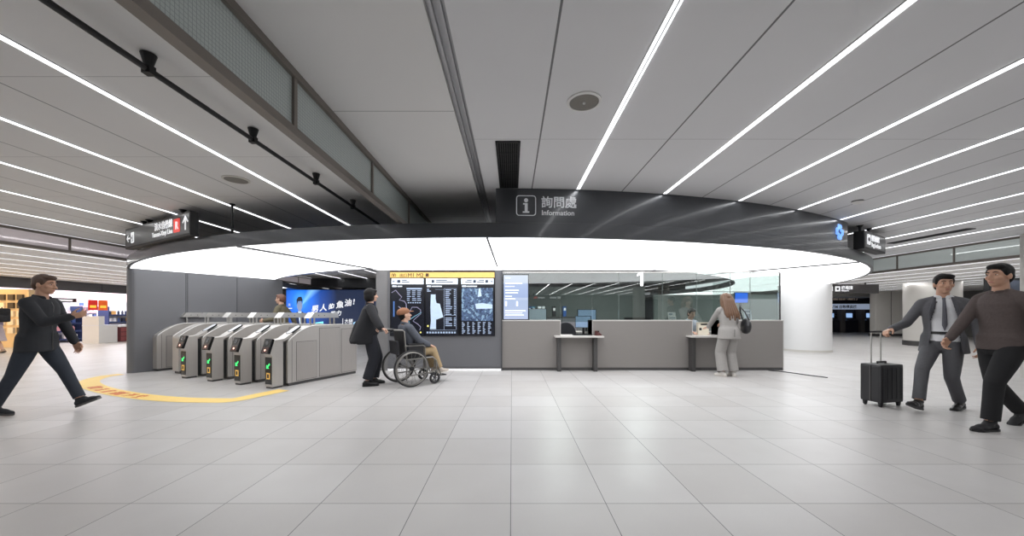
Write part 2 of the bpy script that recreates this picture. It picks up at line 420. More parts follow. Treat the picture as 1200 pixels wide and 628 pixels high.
# blue interlocked emblem
p, r, n = on_fascia(983, 272); p = p + n * 0.006; FM = frame_M(p, r, n) @ Matrix.Scale(1.25, 4)
M_emb = mat('emblem_blue', (120, 168, 240), 0.5, emit=0.8, var=0.0)
mb = MB()
for k in range(4):
    RM = FM @ Matrix.Rotation(k * PI / 2 + math.radians(8), 4, 'Y')
    mb.tube([(-0.034, 0, 0.028), (-0.034, 0, 0.08), (0.012, 0, 0.08), (0.03, 0, 0.058)], 0.0185, 6, False, RM)
mb.build('emblem', M_emb, cp)
MB().prism(rrect(0.075, 0.075, 0.02), -0.006, -0.004, 'y', FM @ Matrix.Rotation(PI / 4, 4, 'Y')).build('emblem_plate', mat('emblem_plate_navy', (44, 66, 112), 0.4), cp)
# thin hanger rod carrying the canopy
hr = thing('hanger_rod', 'thin black rod from the ceiling to the canopy rim beside the direction sign', 'rod', (-3.76, 4.93, ZT + 0.004))
MB().tube([(0, 0, 0), (0, 0, CEIL - ZT - 0.005)], 0.016, 10).build('rod', M_black, hr)
MB().lathe([(0.035, CEIL - ZT - 0.02), (0.035, CEIL - ZT - 0.005)], 14).build('ceiling_rose', M_black, hr)

# ------------------------------------------------------------------ black pipe with cone hangers
pp = thing('ceiling_pipe', 'thin black pipe slung under the ceiling on flared hangers above the gates', 'pipe', (-2.06, 0, 2.58))
MB().tube([(0, -8, 0), (0, 8.5, 0)], 0.017, 12).build('pipe', M_black, pp)
for y in (0.6, 2.08, 2.92, 3.86, 4.75):
    h = MB(); h.tube([(0, y, 0.0), (0, y, 0.086)], [0.016, 0.038], 14)
    h.box(-0.024, 0.024, y - 0.02, y + 0.02, -0.026, 0.022)
    h.build('hanger', M_black, pp)

# ------------------------------------------------------------------ ceiling fittings
sp_ = thing('ceiling_speaker', 'round grey ceiling speaker between the vent and the first light line', 'speaker', (0.50, 2.545, CEIL))
MB().lathe([(0.118, 0), (0.118, -0.008), (0.102, -0.012), (0.1, -0.006)], 40).build('rim', M_white, sp_)
MB().lathe([(0.1, -0.004), (0.1, -0.008), (0.06, -0.011), (0.002, -0.012)], 36).build('grille', mat('speaker_mesh', (128, 124, 118), 0.7, var=0.25, scale=300), sp_)
MB().ball((0, 0, -0.012), 0.011).build('tweeter', M_white, sp_, True)
s2 = thing('ceiling_speaker', 'small grey round speaker in the ceiling above the gates', 'speaker', (-3.03, 4.03, CEIL))
MB().lathe([(0.13, 0), (0.13, -0.008), (0.112, -0.012), (0.11, -0.006)], 32).build('rim', M_offwhite, s2)
MB().lathe([(0.11, -0.004), (0.11, -0.009), (0.002, -0.012)], 32).build('grille', MATS['speaker_mesh'], s2)
sd = thing('smoke_detector', 'small white domed smoke detector on the ceiling near the canopy edge', 'smoke detector', (4.52, 4.8, CEIL))
MB().lathe([(0.06, 0), (0.06, -0.02), (0.045, -0.035), (0.02, -0.045), (0.002, -0.046)], 24).build('housing', M_white, sd, True)
MB().lathe([(0.062, 0), (0.062, -0.012), (0.058, -0.012)], 24).build('base_ring', M_steel_dk, sd)
def vent(x, y0, y1, w, label):
    t = thing('ceiling_vent', label, 'vent', (x, y0, CEIL)); L = y1 - y0
    f = MB(); f.box(-w / 2, w / 2, 0, 0.015, -0.012, 0); f.box(-w / 2, w / 2, L - 0.015, L, -0.012, 0); f.box(-w / 2, -w / 2 + 0.012, 0, L, -0.012, 0); f.box(w / 2 - 0.012, w / 2, 0, L, -0.012, 0)
    f.build('frame', M_black, t)
    MB().box(-w / 2 + 0.01, w / 2 - 0.01, 0.01, L - 0.01, -0.002, 0).build('backing', mat('vent_backing', (8, 8, 9), 0.9), t)
    l = MB(); n = int(w / 0.018)
    for k in range(1, n): l.box(-w / 2 + k * w / n - 0.003, -w / 2 + k * w / n + 0.003, 0.012, L - 0.012, -0.010, -0.002)
    for k in range(1, 5): l.box(-w / 2, w / 2, L * k / 5 - 0.004, L * k / 5 + 0.004, -0.009, -0.002)
    l.build('louver_grid', mat('louver_black', (24, 24, 26), 0.5), t)
vent(-0.035, 3.13, 4.28, 0.215, 'black slotted ceiling vent just above the Information sign')
vent(7.95, 6.35, 7.7, 0.16, 'long narrow black vent slot in the ceiling above the suitcase')

# ------------------------------------------------------------------ hanging direction signs
M_signface = mat('sign_face_charcoal', (62, 64, 66), 0.3, emit=0.10, var=0.04)
M_red = mat('line_red', (222, 66, 58), 0.4, emit=0.5, var=0.02)
def hang_sign(L, h, thick, origin, ang, label, hangers):
    t = thing('hanging_sign', label, 'sign', origin, ang)          # local x along the sign, local -y faces the viewer
    MB().box(0, L, 0, thick, 0, h, bev=0.008).build('housing', M_black, t)
    MB().box(0.045, L - 0.02, -0.004, 0.002, 0.035, h - 0.03).build('face', M_signface, t)
    top = CEIL - origin[2] - 0.001
    for x in hangers:
        MB().tube([(x, thick / 2, h - 0.005), (x, thick / 2, max(h + 0.02, top - 0.03)), (x, thick / 2, top)], [0.018, 0.022, 0.05], 14).build('hanger', M_black, t)
    return t
# left one
PL, PR = V((-6.46, 6.13, 2.265)), V((-4.386, 5.0, 2.265))
dv = PR - PL; LS = dv.length; angL = math.atan2(dv.y, dv.x)
sl = hang_sign(LS, 0.335, 0.10, PL, angL, 'black overhead direction sign with red R badge beside the canopy edge', [0.62, 0.82, 2.0])
def arrow(mb, x, z, s, ang, y=-0.006):
    M = Matrix.Translation((x, y, z)) @ Matrix.Rotation(ang, 4, 'Y')
    mb.prism([(-0.09 * s, -0.5 * s), (0.09 * s, -0.5 * s), (0.09 * s, 0.5 * s), (-0.09 * s, 0.5 * s)][::1], -0.0015, 0.0015, 'y', M)
    for sg in (-1, 1):
        mb.prism([(0, 0.55 * s), (0, 0.33 * s), (sg * 0.38 * s, 0.0), (sg * 0.46 * s, 0.1 * s)], -0.0015, 0.0015, 'y', M)
mb = MB(); arrow(mb, 0.16, 0.165, 0.13, -PI / 2); mb.build('arrow', M_letter, sl)
mb = MB(); arrow(mb, LS - 0.13, 0.18, 0.19, 0); mb.build('arrow', M_letter, sl)
mb = MB(); mb.prism([(x + 0.33, z + 0.165) for x, z in rrect(0.062, 0.085, 0.012)], -0.007, -0.004, 'y'); mb.build('exit_badge', M_letter, sl)
mb = MB(); mb.prism([(x + 0.345, z + 0.15) for x, z in ((-0.03, -0.045), (0.015, -0.045), (0.015, 0.06), (0.005, 0.06), (0.005, -0.03), (-0.03, -0.03))], -0.009, -0.007, 'y')
mb.prism([(0.30, 0.13), (0.325, 0.16), (0.30, 0.19), (0.30, 0.17), (0.28, 0.17), (0.28, 0.15), (0.30, 0.15)], -0.009, -0.007, 'y'); mb.build('exit_pictogram', M_black, sl)
mb = MB(); mb.prism([(x + LS - 0.40, z + 0.175) for x, z in rrect(0.10, 0.095, 0.015)], -0.007, -0.004, 'y'); bd = mb.build('line_badge', M_red, sl)
text('R', 0.15, M_letter, sl, (LS - 0.44, -0.0085, 0.125), (1, 0, 0), (0, 0, 1), 'badge_letter', bold=0.004)
text('淡水信義線', 0.125, M_letter, sl, (LS - 0.535, -0.007, 0.185), (1, 0, 0), (0, 0, 1), 'sign_lettering', align='RIGHT', bold=0.002)
text('Tamsui-Xinyi Line', 0.098, M_letter, sl, (LS - 0.535, -0.007, 0.085), (1, 0, 0), (0, 0, 1), 'sign_lettering', align='RIGHT', bold=0.002)
# right one
PL2, PR2 = V((5.81, 6.05, 2.272)), V((6.76, 6.64, 2.272)); dv = PR2 - PL2
sr = hang_sign(dv.length, 0.30, 0.14, PL2, math.atan2(dv.y, dv.x), 'small black overhead sign with white gate pictogram beside the blue emblem', [0.06, 0.5])
mb = MB(); mb.prism([(x + 0.2, z + 0.165) for x, z in rrect(0.085, 0.085, 0.03)], -0.008, -0.004, 'y'); mb.build('pictogram_plate', M_letter, sr)
mb = MB(); mb.prism([(0.2 + a, 0.165 + b) for a, b in ((-0.05, 0.0), (-0.03, 0.035), (0.03, 0.035), (0.05, 0.0), (0.03, -0.03), (-0.03, -0.03))], -0.010, -0.008, 'y'); mb.build('pictogram', M_black, sr)
text('置物櫃區', 0.105, M_letter, sr, (0.33, -0.007, 0.165), (1, 0, 0), (0, 0, 1), 'sign_lettering', bold=0.004)
text('Bag Lockers', 0.10, M_letter, sr, (0.33, -0.007, 0.06), (1, 0, 0), (0, 0, 1), 'sign_lettering', bold=0.003)

# ------------------------------------------------------------------ walls under the canopy
# side wall left of the gates
w0, w1 = V((-7.62, 7.3, 0)), V((-6.22, 9.95, 0)); dv = w1 - w0; aw = math.atan2(dv.y, dv.x); Lw = dv.length
M = Matrix.Translation(w0) @ Matrix.Rotation(aw, 4, 'Z')
mb = MB(); mb.box(0.1, Lw, 0, 0.22, 0, 2.098, M)
mb.tube([M @ V((0.11, 0.11, 0)), M @ V((0.11, 0.11, 2.098))], 0.11, 20)
struct(mb.build('wall_gate_side', M_darkgrey))
mb = MB()
for x in (0.9, 0.93, 1.9): mb.box(x, x + 0.008, -0.003, 0.0, 0, 2.09, M)
struct(mb.build('trim_2', M_black))
# map wall beside the counter
struct(MB().box(-2.85, -0.205, 7.7, 7.95, 0, 2.098).build('wall_map', M_darkgrey))
mb = MB(); mb.box(-2.62, -2.605, 7.694, 7.701, 0, 2.098); mb.box(-2.85, -2.62, 7.69, 7.7, 0, 2.098); struct(mb.build('trim_3', mat('map_wall_edge', (128, 127, 128), 0.4, 0.3)))
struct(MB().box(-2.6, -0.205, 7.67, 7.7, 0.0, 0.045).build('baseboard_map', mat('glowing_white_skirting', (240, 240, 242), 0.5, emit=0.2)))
struct(MB().box(-2.6, -0.205, 7.665, 7.699, 0.046, 0.06).build('trim_4', M_steel_dk))
struct(MB().box(-0.225, -0.205, 7.66, 7.701, 0, 2.098).build('trim_5', M_fascia))
# white round column on the right, grey columns farther right
def column(name, x, y, r, z, m, base=False):
    M = Matrix.Translation((x, y, 0))
    struct(MB().lathe([(r, 0), (r, z)], 48, M).build(name, m, smooth=True))
    if base: struct(MB().lathe([(r + 0.012, 0), (r + 0.012, 0.17), (r, 0.18)], 48, M).build('baseboard_' + name.split('_')[-1], M_steel_dk, smooth=True))
column('column_white', 9.45, 11.87, 0.69, 2.108, mat('white_column', (226, 226, 226), 0.45, var=0.02))
struct(MB().lathe([(0.70, 0), (0.70, 0.06)], 48, Matrix.Translation((9.45, 11.87, 0))).build('baseboard_column', M_offwhite, smooth=True))
M_col = mat('grey_column_cladding', (206, 203, 198), 0.4, var=0.03)
column('column_near', 15.55, 13.6, 0.74, 2.33, M_col, True)
mb = MB(); mb.box(18.92, 20.35, 19.1, 19.42, 0, 2.33, bev=0.04); struct(mb.build('column_far', M_col))
struct(MB().box(18.89, 20.38, 19.07, 19.45, 0, 0.14).build('baseboard_far', M_steel_dk))
struct(MB().box(19.72, 19.74, 19.09, 19.1, 0.14, 2.33).build('trim_6', M_steel_dk))
column('column_edge', 9.95, 6.45, 0.6, CEIL, mat('edge_column_cladding', (190, 186, 182), 0.45, var=0.03))
# columns behind the viewpoint, mirrored in the counter glass
column('column_back', 6.7, -3.8, 0.3, CEIL, M_offwhite)
column('column_rear', 8.2, -4.2, 0.3, CEIL, M_offwhite)
# outer walls
M_dw = mat('far_dark_wall', (58, 58, 61), 0.6)
struct(MB().box(-16.5, 8.6, 18.2, 18.4, 0, 2.67).build('wall_inner', M_dw))
struct(MB().box(8.6, 30, 24.6, 24.8, 0, 2.42).build('wall_far_right', M_dw))
struct(MB().box(23.2, 23.4, 4, 24.5, 0, 2.33).build('wall_right', mat('right_wall_panels', (120, 118, 114), 0.5)))
struct(MB().box(-13, 17, -14.2, -14, 0, 2.67).build('wall_back', mat('rear_wall', (96, 98, 96), 0.6)))
struct(MB().box(-30, 30, 31.8, 32, 0, 2.67).build('wall_front', M_dw))
# soffit in front of the machines
struct(MB().box(10.5, 21.4, 20.55, 22.4, 2.12, 2.33).build('ceiling_soffit', mat('soffit_pale', (168, 166, 162), 0.5)))

# ------------------------------------------------------------------ camera, world, colour
cam = bpy.data.cameras.new('camera'); co = bpy.data.objects.new('camera', cam); C.objects.link(co)
co.location = (0, 0, EYE); co.rotation_euler = (PI / 2, 0, 0)
cam.sensor_width = 36.0; cam.lens = 36.0 * F / 1200.0; cam.shift_y = (HY - 314.0) / 1200.0; cam.clip_start = 0.05; cam.clip_end = 100
bpy.context.scene.camera = co
w = bpy.data.worlds.new('world'); bpy.context.scene.world = w; w.use_nodes = True
bg = w.node_tree.nodes['Background']; bg.inputs[0].default_value = (0.95, 0.97, 1.0, 1); bg.inputs[1].default_value = 1.0
sc = bpy.context.scene
sc.view_settings.view_transform = 'Standard'; sc.view_settings.look = 'None'; sc.view_settings.exposure = 0.3
# ------------------------------------------------------------------ ticket gates
M_gate = mat('gate_steel', (190, 186, 182), 0.36, 0.45, var=0.08, scale=4, stretch=(40.0, 40.0, 1.0))
M_gatepanel = mat('gate_panel_steel', (180, 175, 171), 0.38, 0.45, var=0.08, scale=4, stretch=(40.0, 40.0, 1.0))
M_dispgreen = mat('green_arrow_glow', (60, 210, 110), 0.5, emit=1.2, var=0)
M_dispyel = mat('yellow_card_mark', (222, 176, 92), 0.5, emit=0.35, var=0)
M_dotred = mat('reader_dot_glow', (255, 196, 176), 0.5, emit=1.5, var=0)
M_rdk = mat('reader_dark_red', (58, 26, 22), 0.3)
GW = 0.105
def gate_profile():
    pts = [(0.26, 0.05), (0.26, 0.70), (0.272, 0.735)]
    for k in range(0, 11):
        t = k / 10; pts.append((0.285 + 0.50 * t, 0.755 + 0.23 * math.sin(t * PI / 2) ** 0.9))
    pts += [(1.58, 0.985), (1.70, 0.955), (1.72, 0.93), (1.72, 0.05)]
    return pts
def make_gate(reader, label, loc, rz):
    t = thing('ticket_gate', label, 'ticket gate', loc, rz, 'ticket gates in the row')
    MB().prism(gate_profile(), -GW, GW, 'y').build('cabinet', M_gate, t)
    MB().box(0.29, 1.70, -GW + 0.012, GW - 0.012, 0, 0.05).build('plinth', M_steel_dk, t)
    arch = MB()
    pr = gate_profile()[2:14]
    for s in (-1, 1):
        arch.tube([(x, s * GW, z) for x, z in pr] + [(1.55, s * GW, 0.985)], 0.008, 6)
    arch.build('edge_trim', M_steel_lt, t)
    for s in (-1, 1):
        for x0, x1, z1 in ((0.42, 0.80, 0.715), (0.86, 1.30, 0.93), (1.34, 1.69, 0.90)):
            p_ = MB().box(x0 - 0.006, x1 + 0.006, s * GW - 0.0015, s * GW + 0.0015, 0.065, z1 + 0.006).build('panel_gap', M_steel_dk, t)
            MB().box(x0, x1, s * GW - 0.004, s * GW + 0.004, 0.071, z1).build('side_panel', M_gatepanel, p_)
        MB().box(0.335, 0.34, s * GW - 0.002, s * GW + 0.002, 0.06, 0.76).build('seam', M_steel_dk, t)
        MB().lathe([(0.006, -0.003), (0.006, 0.003)], 10, Matrix.Translation((1.26, s * GW, 0.89)) @ Matrix.Rotation(PI / 2, 4, 'X')).build('lock', M_black, t)
    # raised rail-like hood on posts
    MB().prism([(0.70, 1.115), (1.30, 1.115), (1.27, 1.205), (0.78, 1.215)], -0.085, 0.085, 'y').build('hood', M_steel_lt, t)
    for x in (0.80, 1.22):
        for y in (-0.05, 0.05): MB().tube([(x, y, 0.98), (x, y, 1.12)], 0.016, 10).build('hood_post', M_steel_lt, t)
    for x in (0.86, 0.98):
        MB().lathe([(0.008, -0.002), (0.008, 0.002)], 10, Matrix.Translation((x, -0.086, 1.16)) @ Matrix.Rotation(PI / 2, 4, 'X')).build('sensor', M_black, t)
    if reader:
        pil = MB(); pil.prism([(0.02, 0.03), (0.02, 0.52), (-0.015, 0.56), (0.05, 0.77), (0.20, 0.775), (0.20, 0.03)], -0.085, 0.085, 'y')
        pl = pil.build('reader_pillar', M_gate, t)
        MB().box(0.03, 0.19, -0.075, 0.075, 0, 0.03).build('pillar_foot', M_steel_dk, pl)
        MB().box(0.20, 0.262, -0.07, 0.07, 0.03, 0.72).build('pillar_joint', M_black, t)
        MB().box(0.014, 0.022, -0.075, 0.075, 0.07, 0.50).build('front_display', M_blackgloss, pl)
        g = MB(); AM = Matrix.Translation((0.012, 0, 0.36)) @ Matrix.Rotation(-PI / 2, 4, 'Z')
        Rm = AM @ Matrix.Rotation(math.radians(225), 4, 'Y')
        g.prism([(-0.012, -0.05), (0.012, -0.05), (0.012, 0.02), (-0.012, 0.02)], -0.002, 0.002, 'y', Rm)
        g.prism([(-0.04, 0.015), (0.04, 0.015), (0, 0.06)], -0.002, 0.002, 'y', Rm)
        g.build('green_arrow', M_dispgreen, pl)
        MB().box(0.010, 0.015, -0.04, 0.04, 0.15, 0.25).build('card_mark', M_dispyel, pl)
        MB().box(0.0085, 0.0105, -0.02, 0.02, 0.17, 0.23).build('card_pictogram', M_black, pl)
        # inclined reader head
        a = math.atan2(0.065, 0.21)
        HM = Matrix.Translation((0.012, 0, 0.665)) @ Matrix.Rotation(a, 4, 'Y')
        hd = MB().box(-0.03, 0.012, -0.088, 0.088, -0.115, 0.125, HM, bev=0.008).build('reader_head', M_blackgloss, t)
        MB().box(-0.033, -0.029, -0.07, 0.07, -0.105, -0.01, HM).build('card_pad', M_rdk, hd)
        MB().lathe([(0.016, -0.0365), (0.016, -0.032)], 14, HM @ Matrix.Translation((0, 0, -0.06)), 'x').build('indicator', M_dotred, hd)
        MB().lathe([(0.03, -0.034), (0.03, -0.029)], 18, HM @ Matrix.Translation((0, 0, 0.055)), 'x').build('scanner_window', mat('scanner_grey', (84, 86, 90), 0.2), hd)
        # deck bridging pillar and cabinet with an oval screen
        MB().prism([(0.05, 0.765), (0.22, 0.785), (0.36, 0.875), (0.36, 0.80), (0.20, 0.74)], -0.088, 0.088, 'y').build('deck', M_gate, t)
        dk = MB()
        SM = Matrix.Translation((0.45, 0, 0.907)) @ Matrix.Rotation(-math.radians(31), 4, 'Y')
        dk.prism([(x, y) for x, y in rrect(0.13, 0.06, 0.055)], -0.003, 0.022, 'z', SM); so = dk.build('screen_surround', M_black, t)
        MB().prism([(x, y) for x, y in rrect(0.12, 0.05, 0.045)], 0.02, 0.024, 'z', SM).build('screen', mat('gate_screen', (206, 210, 216), 0.3, emit=0.05), so)
    return t
ga = math.atan2(0.92, 0.39); row = V((-0.92, 0.39, 0))
G0 = V((-3.98, 5.86, 0)) - row * 0.11
gl = ['ticket gate nearest the standing woman, its long steel side in full view', 'second ticket gate with reader pillar, behind the gate nearest the woman',
      'third ticket gate with reader pillar, midway along the row', 'fourth ticket gate, last one with a black reader pillar before the grey wall',
      'steel ticket gate without reader pillar, next to the one touching the grey wall', 'steel ticket gate without reader pillar, standing against the grey side wall']
for i in range(6):
    make_gate(i < 4, gl[i], G0 + row * (0.79 * i), ga)
# white sticker dot on one reader is left as a small mark on the second gate's pillar
# yellow curved strip on the floor in front of the gates
def smooth_path(pts, n=10):
    out = []
    for i in range(len(pts) - 1):
        p0, p1, p2, p3 = (V(pts[max(0, i - 1)]), V(pts[i]), V(pts[i + 1]), V(pts[min(len(pts) - 1, i + 2)]))
        for k in range(n):
            t = k / n
            out.append(0.5 * ((2 * p1) + (p2 - p0) * t + (2 * p0 - 5 * p1 + 4 * p2 - p3) * t * t + (3 * p1 - p0 - 3 * p2 + p3) * t ** 3))
    out.append(V(pts[-1])); return out
def gp(px, py): d = 516.0 / (py - HY); return V(((px - HX) / F * d, d, 0))
ctr = smooth_path([gp(143, 438.6), gp(120, 441.5), gp(104, 447.5), gp(115, 455), gp(150, 462.5), gp(200, 467.8), gp(250, 469.3), gp(275, 468.5), gp(305, 462.5), gp(333, 457)], 8)
wd = [0.13] * len(ctr)
ys_ = thing('floor_warning_strip', 'curved yellow strip with red lettering on the floor in front of the gates', 'floor strip', (0, 0, 0))
vs = []; n = len(ctr)
for i, p in enumerate(ctr):
    tg = (ctr[min(n - 1, i + 1)] - ctr[max(0, i - 1)]).normalized(); nn = V((-tg.y, tg.x, 0))
    vs += [p + nn * 0.13 + V((0, 0, 0.003)), p - nn * 0.13 + V((0, 0, 0.003))]
mb = MB(); mb.add(vs, [(2 * i, 2 * i + 1, 2 * i + 3, 2 * i + 2) for i in range(n - 1)])
mb.build('strip', mat('yellow_vinyl', (242, 208, 120), 0.5, var=0.08), ys_)
M_redv = mat('red_vinyl', (214, 110, 52), 0.5)
chars = '請勿逗留通道淨空'
i0 = 22
for k, ch in enumerate(chars):
    i = i0 + int(k * 1.75); i = min(i, n - 3)
    tg = (ctr[i + 1] - ctr[i - 1]).normalized(); up = V((-tg.y, tg.x, 0))
    text(ch, 0.17, M_redv, ys_, ctr[i] - up * 0.07 + V((0, 0, 0.004)), tg, up, 'strip_lettering', bold=0.004, ext=0.0006)

# ------------------------------------------------------------------ map board on the grey wall
M_scr = mat('map_screen_dark', (26, 28, 36), 0.22, emit=0.25, var=0.1)
M_yel = mat('sign_yellow', (236, 196, 112), 0.5, emit=0.16, var=0.02)
M_bar = mat('header_white', (226, 236, 248), 0.5, emit=0.6, var=0.02)
M_plan = mat('plan_pale_blue', (186, 206, 230), 0.5, emit=0.22, var=0.12, scale=12)
M_line = mat('map_line_violet', (128, 126, 150), 0.5, emit=0.4)
M_line2 = mat('map_line_teal', (96, 140, 158), 0.5, emit=0.4)
M_txt = mat('map_text_grey', (150, 166, 190), 0.5, emit=0.4)
M_brown = mat('sign_brown', (84, 62, 36), 0.5)
def mp(px, py, off=0.0): q = at(px, py, 7.66); return V((q.x, 7.66 - off, q.z))
def rect(mb, x0, y0, x1, y1, off=0.0, th=0.003):
    a, b = mp(x0, y1), mp(x1, y0)
    mb.box(a.x, b.x, 7.66 - off - th, 7.66 - off, a.z, b.z); return mb
bt = thing('map_sign_board', 'wall board of three dark digital maps under a yellow M1 M2 header', 'map board', (0, 0, 0))
rect(MB(), 457, 317.6, 580, 393.5, -0.04, 0.035).build('housing', M_blackgloss, bt)
rect(MB(), 457.3, 319.0, 579.5, 325.3, 0, 0.006).build('header', M_yel, bt)
rect(MB(), 457.3, 316.9, 579.5, 318.9, 0, 0.004).build('top_strip', mat('dark_brown_strip', (58, 44, 40), 0.5), bt)
for s_, x_ in (('M1', 477.8), ('M2', 488.0)): text(s_, 0.118, M_brown, bt, mp(x_, 324.7, 0.009), (1, 0, 0), (0, 0, 1), 'header_lettering')
text('出口', 0.08, M_brown, bt, mp(468.2, 324.2, 0.009), (1, 0, 0), (0, 0, 1), 'header_lettering')
mb = MB(); rect(mb, 499, 320.3, 502.5, 324.2, 0.006); mb.build('header_pictogram', M_brown, bt)
mb = MB()
for dx in (0, 2.6): mb.tube([mp(459.3 + dx, 324.2, .008), mp(459.3 + dx, 321.6, .008), mp(460.2 + dx, 320.6, .008), mp(461.2 + dx, 321.6, .008), mp(461.2 + dx, 324.2, .008)], 0.006, 5)
mb.build('header_pictogram', M_brown, bt)
random.seed(11)
cols = ((458.3, 497.0), (498.8, 537.0), (540.0, 579.0))
for ci, (x0, x1) in enumerate(cols):
    s = rect(MB(), x0, 333.8, x1, 393, 0, 0.004)
    s = s.build('map_screen', M_scr, bt)
    hb = rect(MB(), x0 + 0.6, 326.3, x1 - 0.6, 333.0, 0, 0.006).build('title_bar', M_bar, bt)
    m2 = MB()
    if ci == 0:
        m2.tube([mp(463.6, 329.7, .008), mp(460.3, 329.7, .008)], 0.006, 5); m2.tube([mp(461.8, 328.3, .008), mp(460.2, 329.7, .008), mp(461.8, 331.1, .008)], 0.006, 5)
        rect(m2, 465.5, 328, 469.3, 331.5, 0.006)
        for j in (0, 1): rect(m2, 471, 328 + 2 * j, 477 + 3 * j, 329 + 2 * j, 0.006)
    elif ci == 1:
        m2.tube([mp(501.5, 331.4, .008), mp(503, 328.3, .008), mp(504.4, 331.4, .008)], 0.006, 5); rect(m2, 505.8, 328, 509, 331.5, 0.006)
        for j in (0, 1): rect(m2, 511, 328 + 2 * j, 524 + 7 * j, 329 + 2 * j, 0.006)
    else:
        m2.tube([mp(574, 329.7, .008), mp(577.3, 329.7, .008)], 0.006, 5); m2.tube([mp(575.8, 328.3, .008), mp(577.4, 329.7, .008), mp(575.8, 331.1, .008)], 0.006, 5)
        rect(m2, 554.5, 328, 557.8, 331.5, 0.006); rect(m2, 568.8, 328, 572, 331.5, 0.006)
        for j in (0, 1): rect(m2, 547 - 2 * j, 328 + 2 * j, 553, 329 + 2 * j, 0.006); rect(m2, 561 - 2 * j, 328 + 2 * j, 567.5, 329 + 2 * j, 0.006)
    m2.build('title_marks', mat('title_ink', (60, 70, 88), 0.5), hb)
    tt = MB(); rect(tt, x0 + 1.5, 334.6, x0 + 6.5, 336.2, 0.004); rect(tt, x0 + 7.5, 334.9, x0 + 13 + 6 * (ci > 0), 336.1, 0.004)
    tt.build('caption_marks', M_bar, s)
    if ci == 0:
        l = MB(); l.tube([mp(x, y, .007) for x, y in ((459, 343), (464, 340), (467, 344), (471, 348), (468, 351.5), (474, 353), (476, 356), (476.5, 361))], 0.008, 5)
        l.tube([mp(x, y, .007) for x, y in ((480, 366), (483, 360), (489, 360), (493, 363), (493, 368), (488, 372), (484, 376), (490, 380), (493, 383), (492, 387))], 0.007, 5)
        l.tube([mp(x, y, .007) for x, y in ((467, 359), (474, 364), (480, 371))], 0.008, 5)
        l.build('route_line', M_line, s)
        l = MB(); l.tube([mp(x, y, .008) for x, y in ((481, 374), (487, 370), (494, 366))], 0.008, 5); l.tube([mp(x, y, .008) for x, y in ((476, 372), (480, 378), (478, 384))], 0.007, 5); l.build('route_line', M_line2, s)
        l = MB(); l.box(mp(461, 0).x, mp(462.4, 0).x, 7.65, 7.654, mp(0, 371).z, mp(0, 353).z); l.build('route_bar', mat('bar_blue', (70, 108, 168), 0.5, emit=0.4), s)
        tb = MB(); rect(tb, 476.5, 337.3, 494.5, 339.2, 0.004)
        for r_ in range(6):
            for c_ in range(3): rect(tb, 477 + 6 * c_, 340.4 + 2.2 * r_, 480 + 6 * c_ + random.random() * 2, 341.2 + 2.2 * r_, 0.004)
        for c_ in range(6): rect(tb, 478 + 2.7 * c_, 354, 479.6 + 2.7 * c_, 355.3, 0.004)
        tb.build('table_marks', M_txt, s)
        tb = MB(); tb.ball(mp(493, 389.5, 0.005), (0.018, 0.004, 0.018)); tb.build('legend_dot', mat('dot_yellow', (230, 220, 120), 0.5, emit=0.5), s)
    elif ci == 1:
        pl = MB()
        poly = [(505, 345), (510.5, 345), (510.5, 350), (511.5, 355), (515.5, 356), (519.5, 371.5), (511, 374.5), (511, 385.5), (504, 385.5), (505, 376), (504.5, 360)]
        pl.prism([(mp(x, y).x, mp(x, y).z) for x, y in poly][::-1], 7.651, 7.656, 'y'); pl.build('floor_plan', M_plan, s)
        tb = MB()
        for r_ in range(20):
            if r_ == 14: continue
            rect(tb, 522, 339.2 + 2.2 * r_, 526 + random.random() * 4, 340.2 + 2.2 * r_, 0.004); rect(tb, 532, 339.2 + 2.2 * r_, 533.5 + random.random() * 0.8, 340.2 + 2.2 * r_, 0.004)
        for c_ in range(11): rect(tb, 500 + 3.2 * c_, 388.6, 502.2 + 3.2 * c_, 390.6, 0.004)
        for r_ in range(2): rect(tb, 500.5, 338.5 + 2 * r_, 503 + r_ * 2, 339.6 + 2 * r_, 0.004)
        for a_, b_, c_, d_ in ((520.3, 338, 534.6, 338.3), (520.3, 369.3, 534.6, 369.6), (520.3, 338, 520.6, 386), (534.5, 338, 534.8, 386), (510, 339, 520, 339.2), (504, 386.6, 534.6, 386.9)): rect(tb, a_, b_, c_, d_, 0.004)
        tb.build('index_marks', M_txt, s)
        tb = MB(); tb.ball(mp(501.5, 382, 0.005), (0.02, 0.004, 0.02)); tb.build('legend_dot', MATS['dot_yellow'], s)
    else:
        m = bpy.data.materials.new('street_map_pattern'); m.use_nodes = True; nt = m.node_tree; b = nt.nodes['Principled BSDF']
        tc = nt.nodes.new('ShaderNodeTexCoord'); vo = nt.nodes.new('ShaderNodeTexVoronoi'); vo.inputs['Scale'].default_value = 34; nt.links.new(tc.outputs['Object'], vo.inputs['Vector'])
        no = nt.nodes.new('ShaderNodeTexNoise'); no.inputs['Scale'].default_value = 14; no.inputs['Detail'].default_value = 8; nt.links.new(tc.outputs['Object'], no.inputs['Vector'])
        c1 = mixc(nt, vo.outputs['Color'], lin((22, 34, 62)), lin((82, 106, 140)))
        c2 = mixc(nt, N(nt, 'GREATER_THAN', no.outputs['Fac'], 0.57), c1, lin((120, 148, 172)))
        nt.links.new(c2, b.inputs['Base Color']); nt.links.new(c2, b.inputs['Emission Color']); b.inputs['Emission Strength'].default_value = 0.3
        a_, b_ = mp(541, 376), mp(577.5, 337.5)
        mm = MB().box(a_.x, b_.x, 7.652, 7.656, a_.z, b_.z).build('street_map', m, s)
        mk = MB(); mk.prism([(mp(x, y).x, mp(x, y).z) for x, y in ((557, 356), (565, 355), (577, 357), (577, 361.5), (558, 362))][::-1], 7.649, 7.652, 'y')
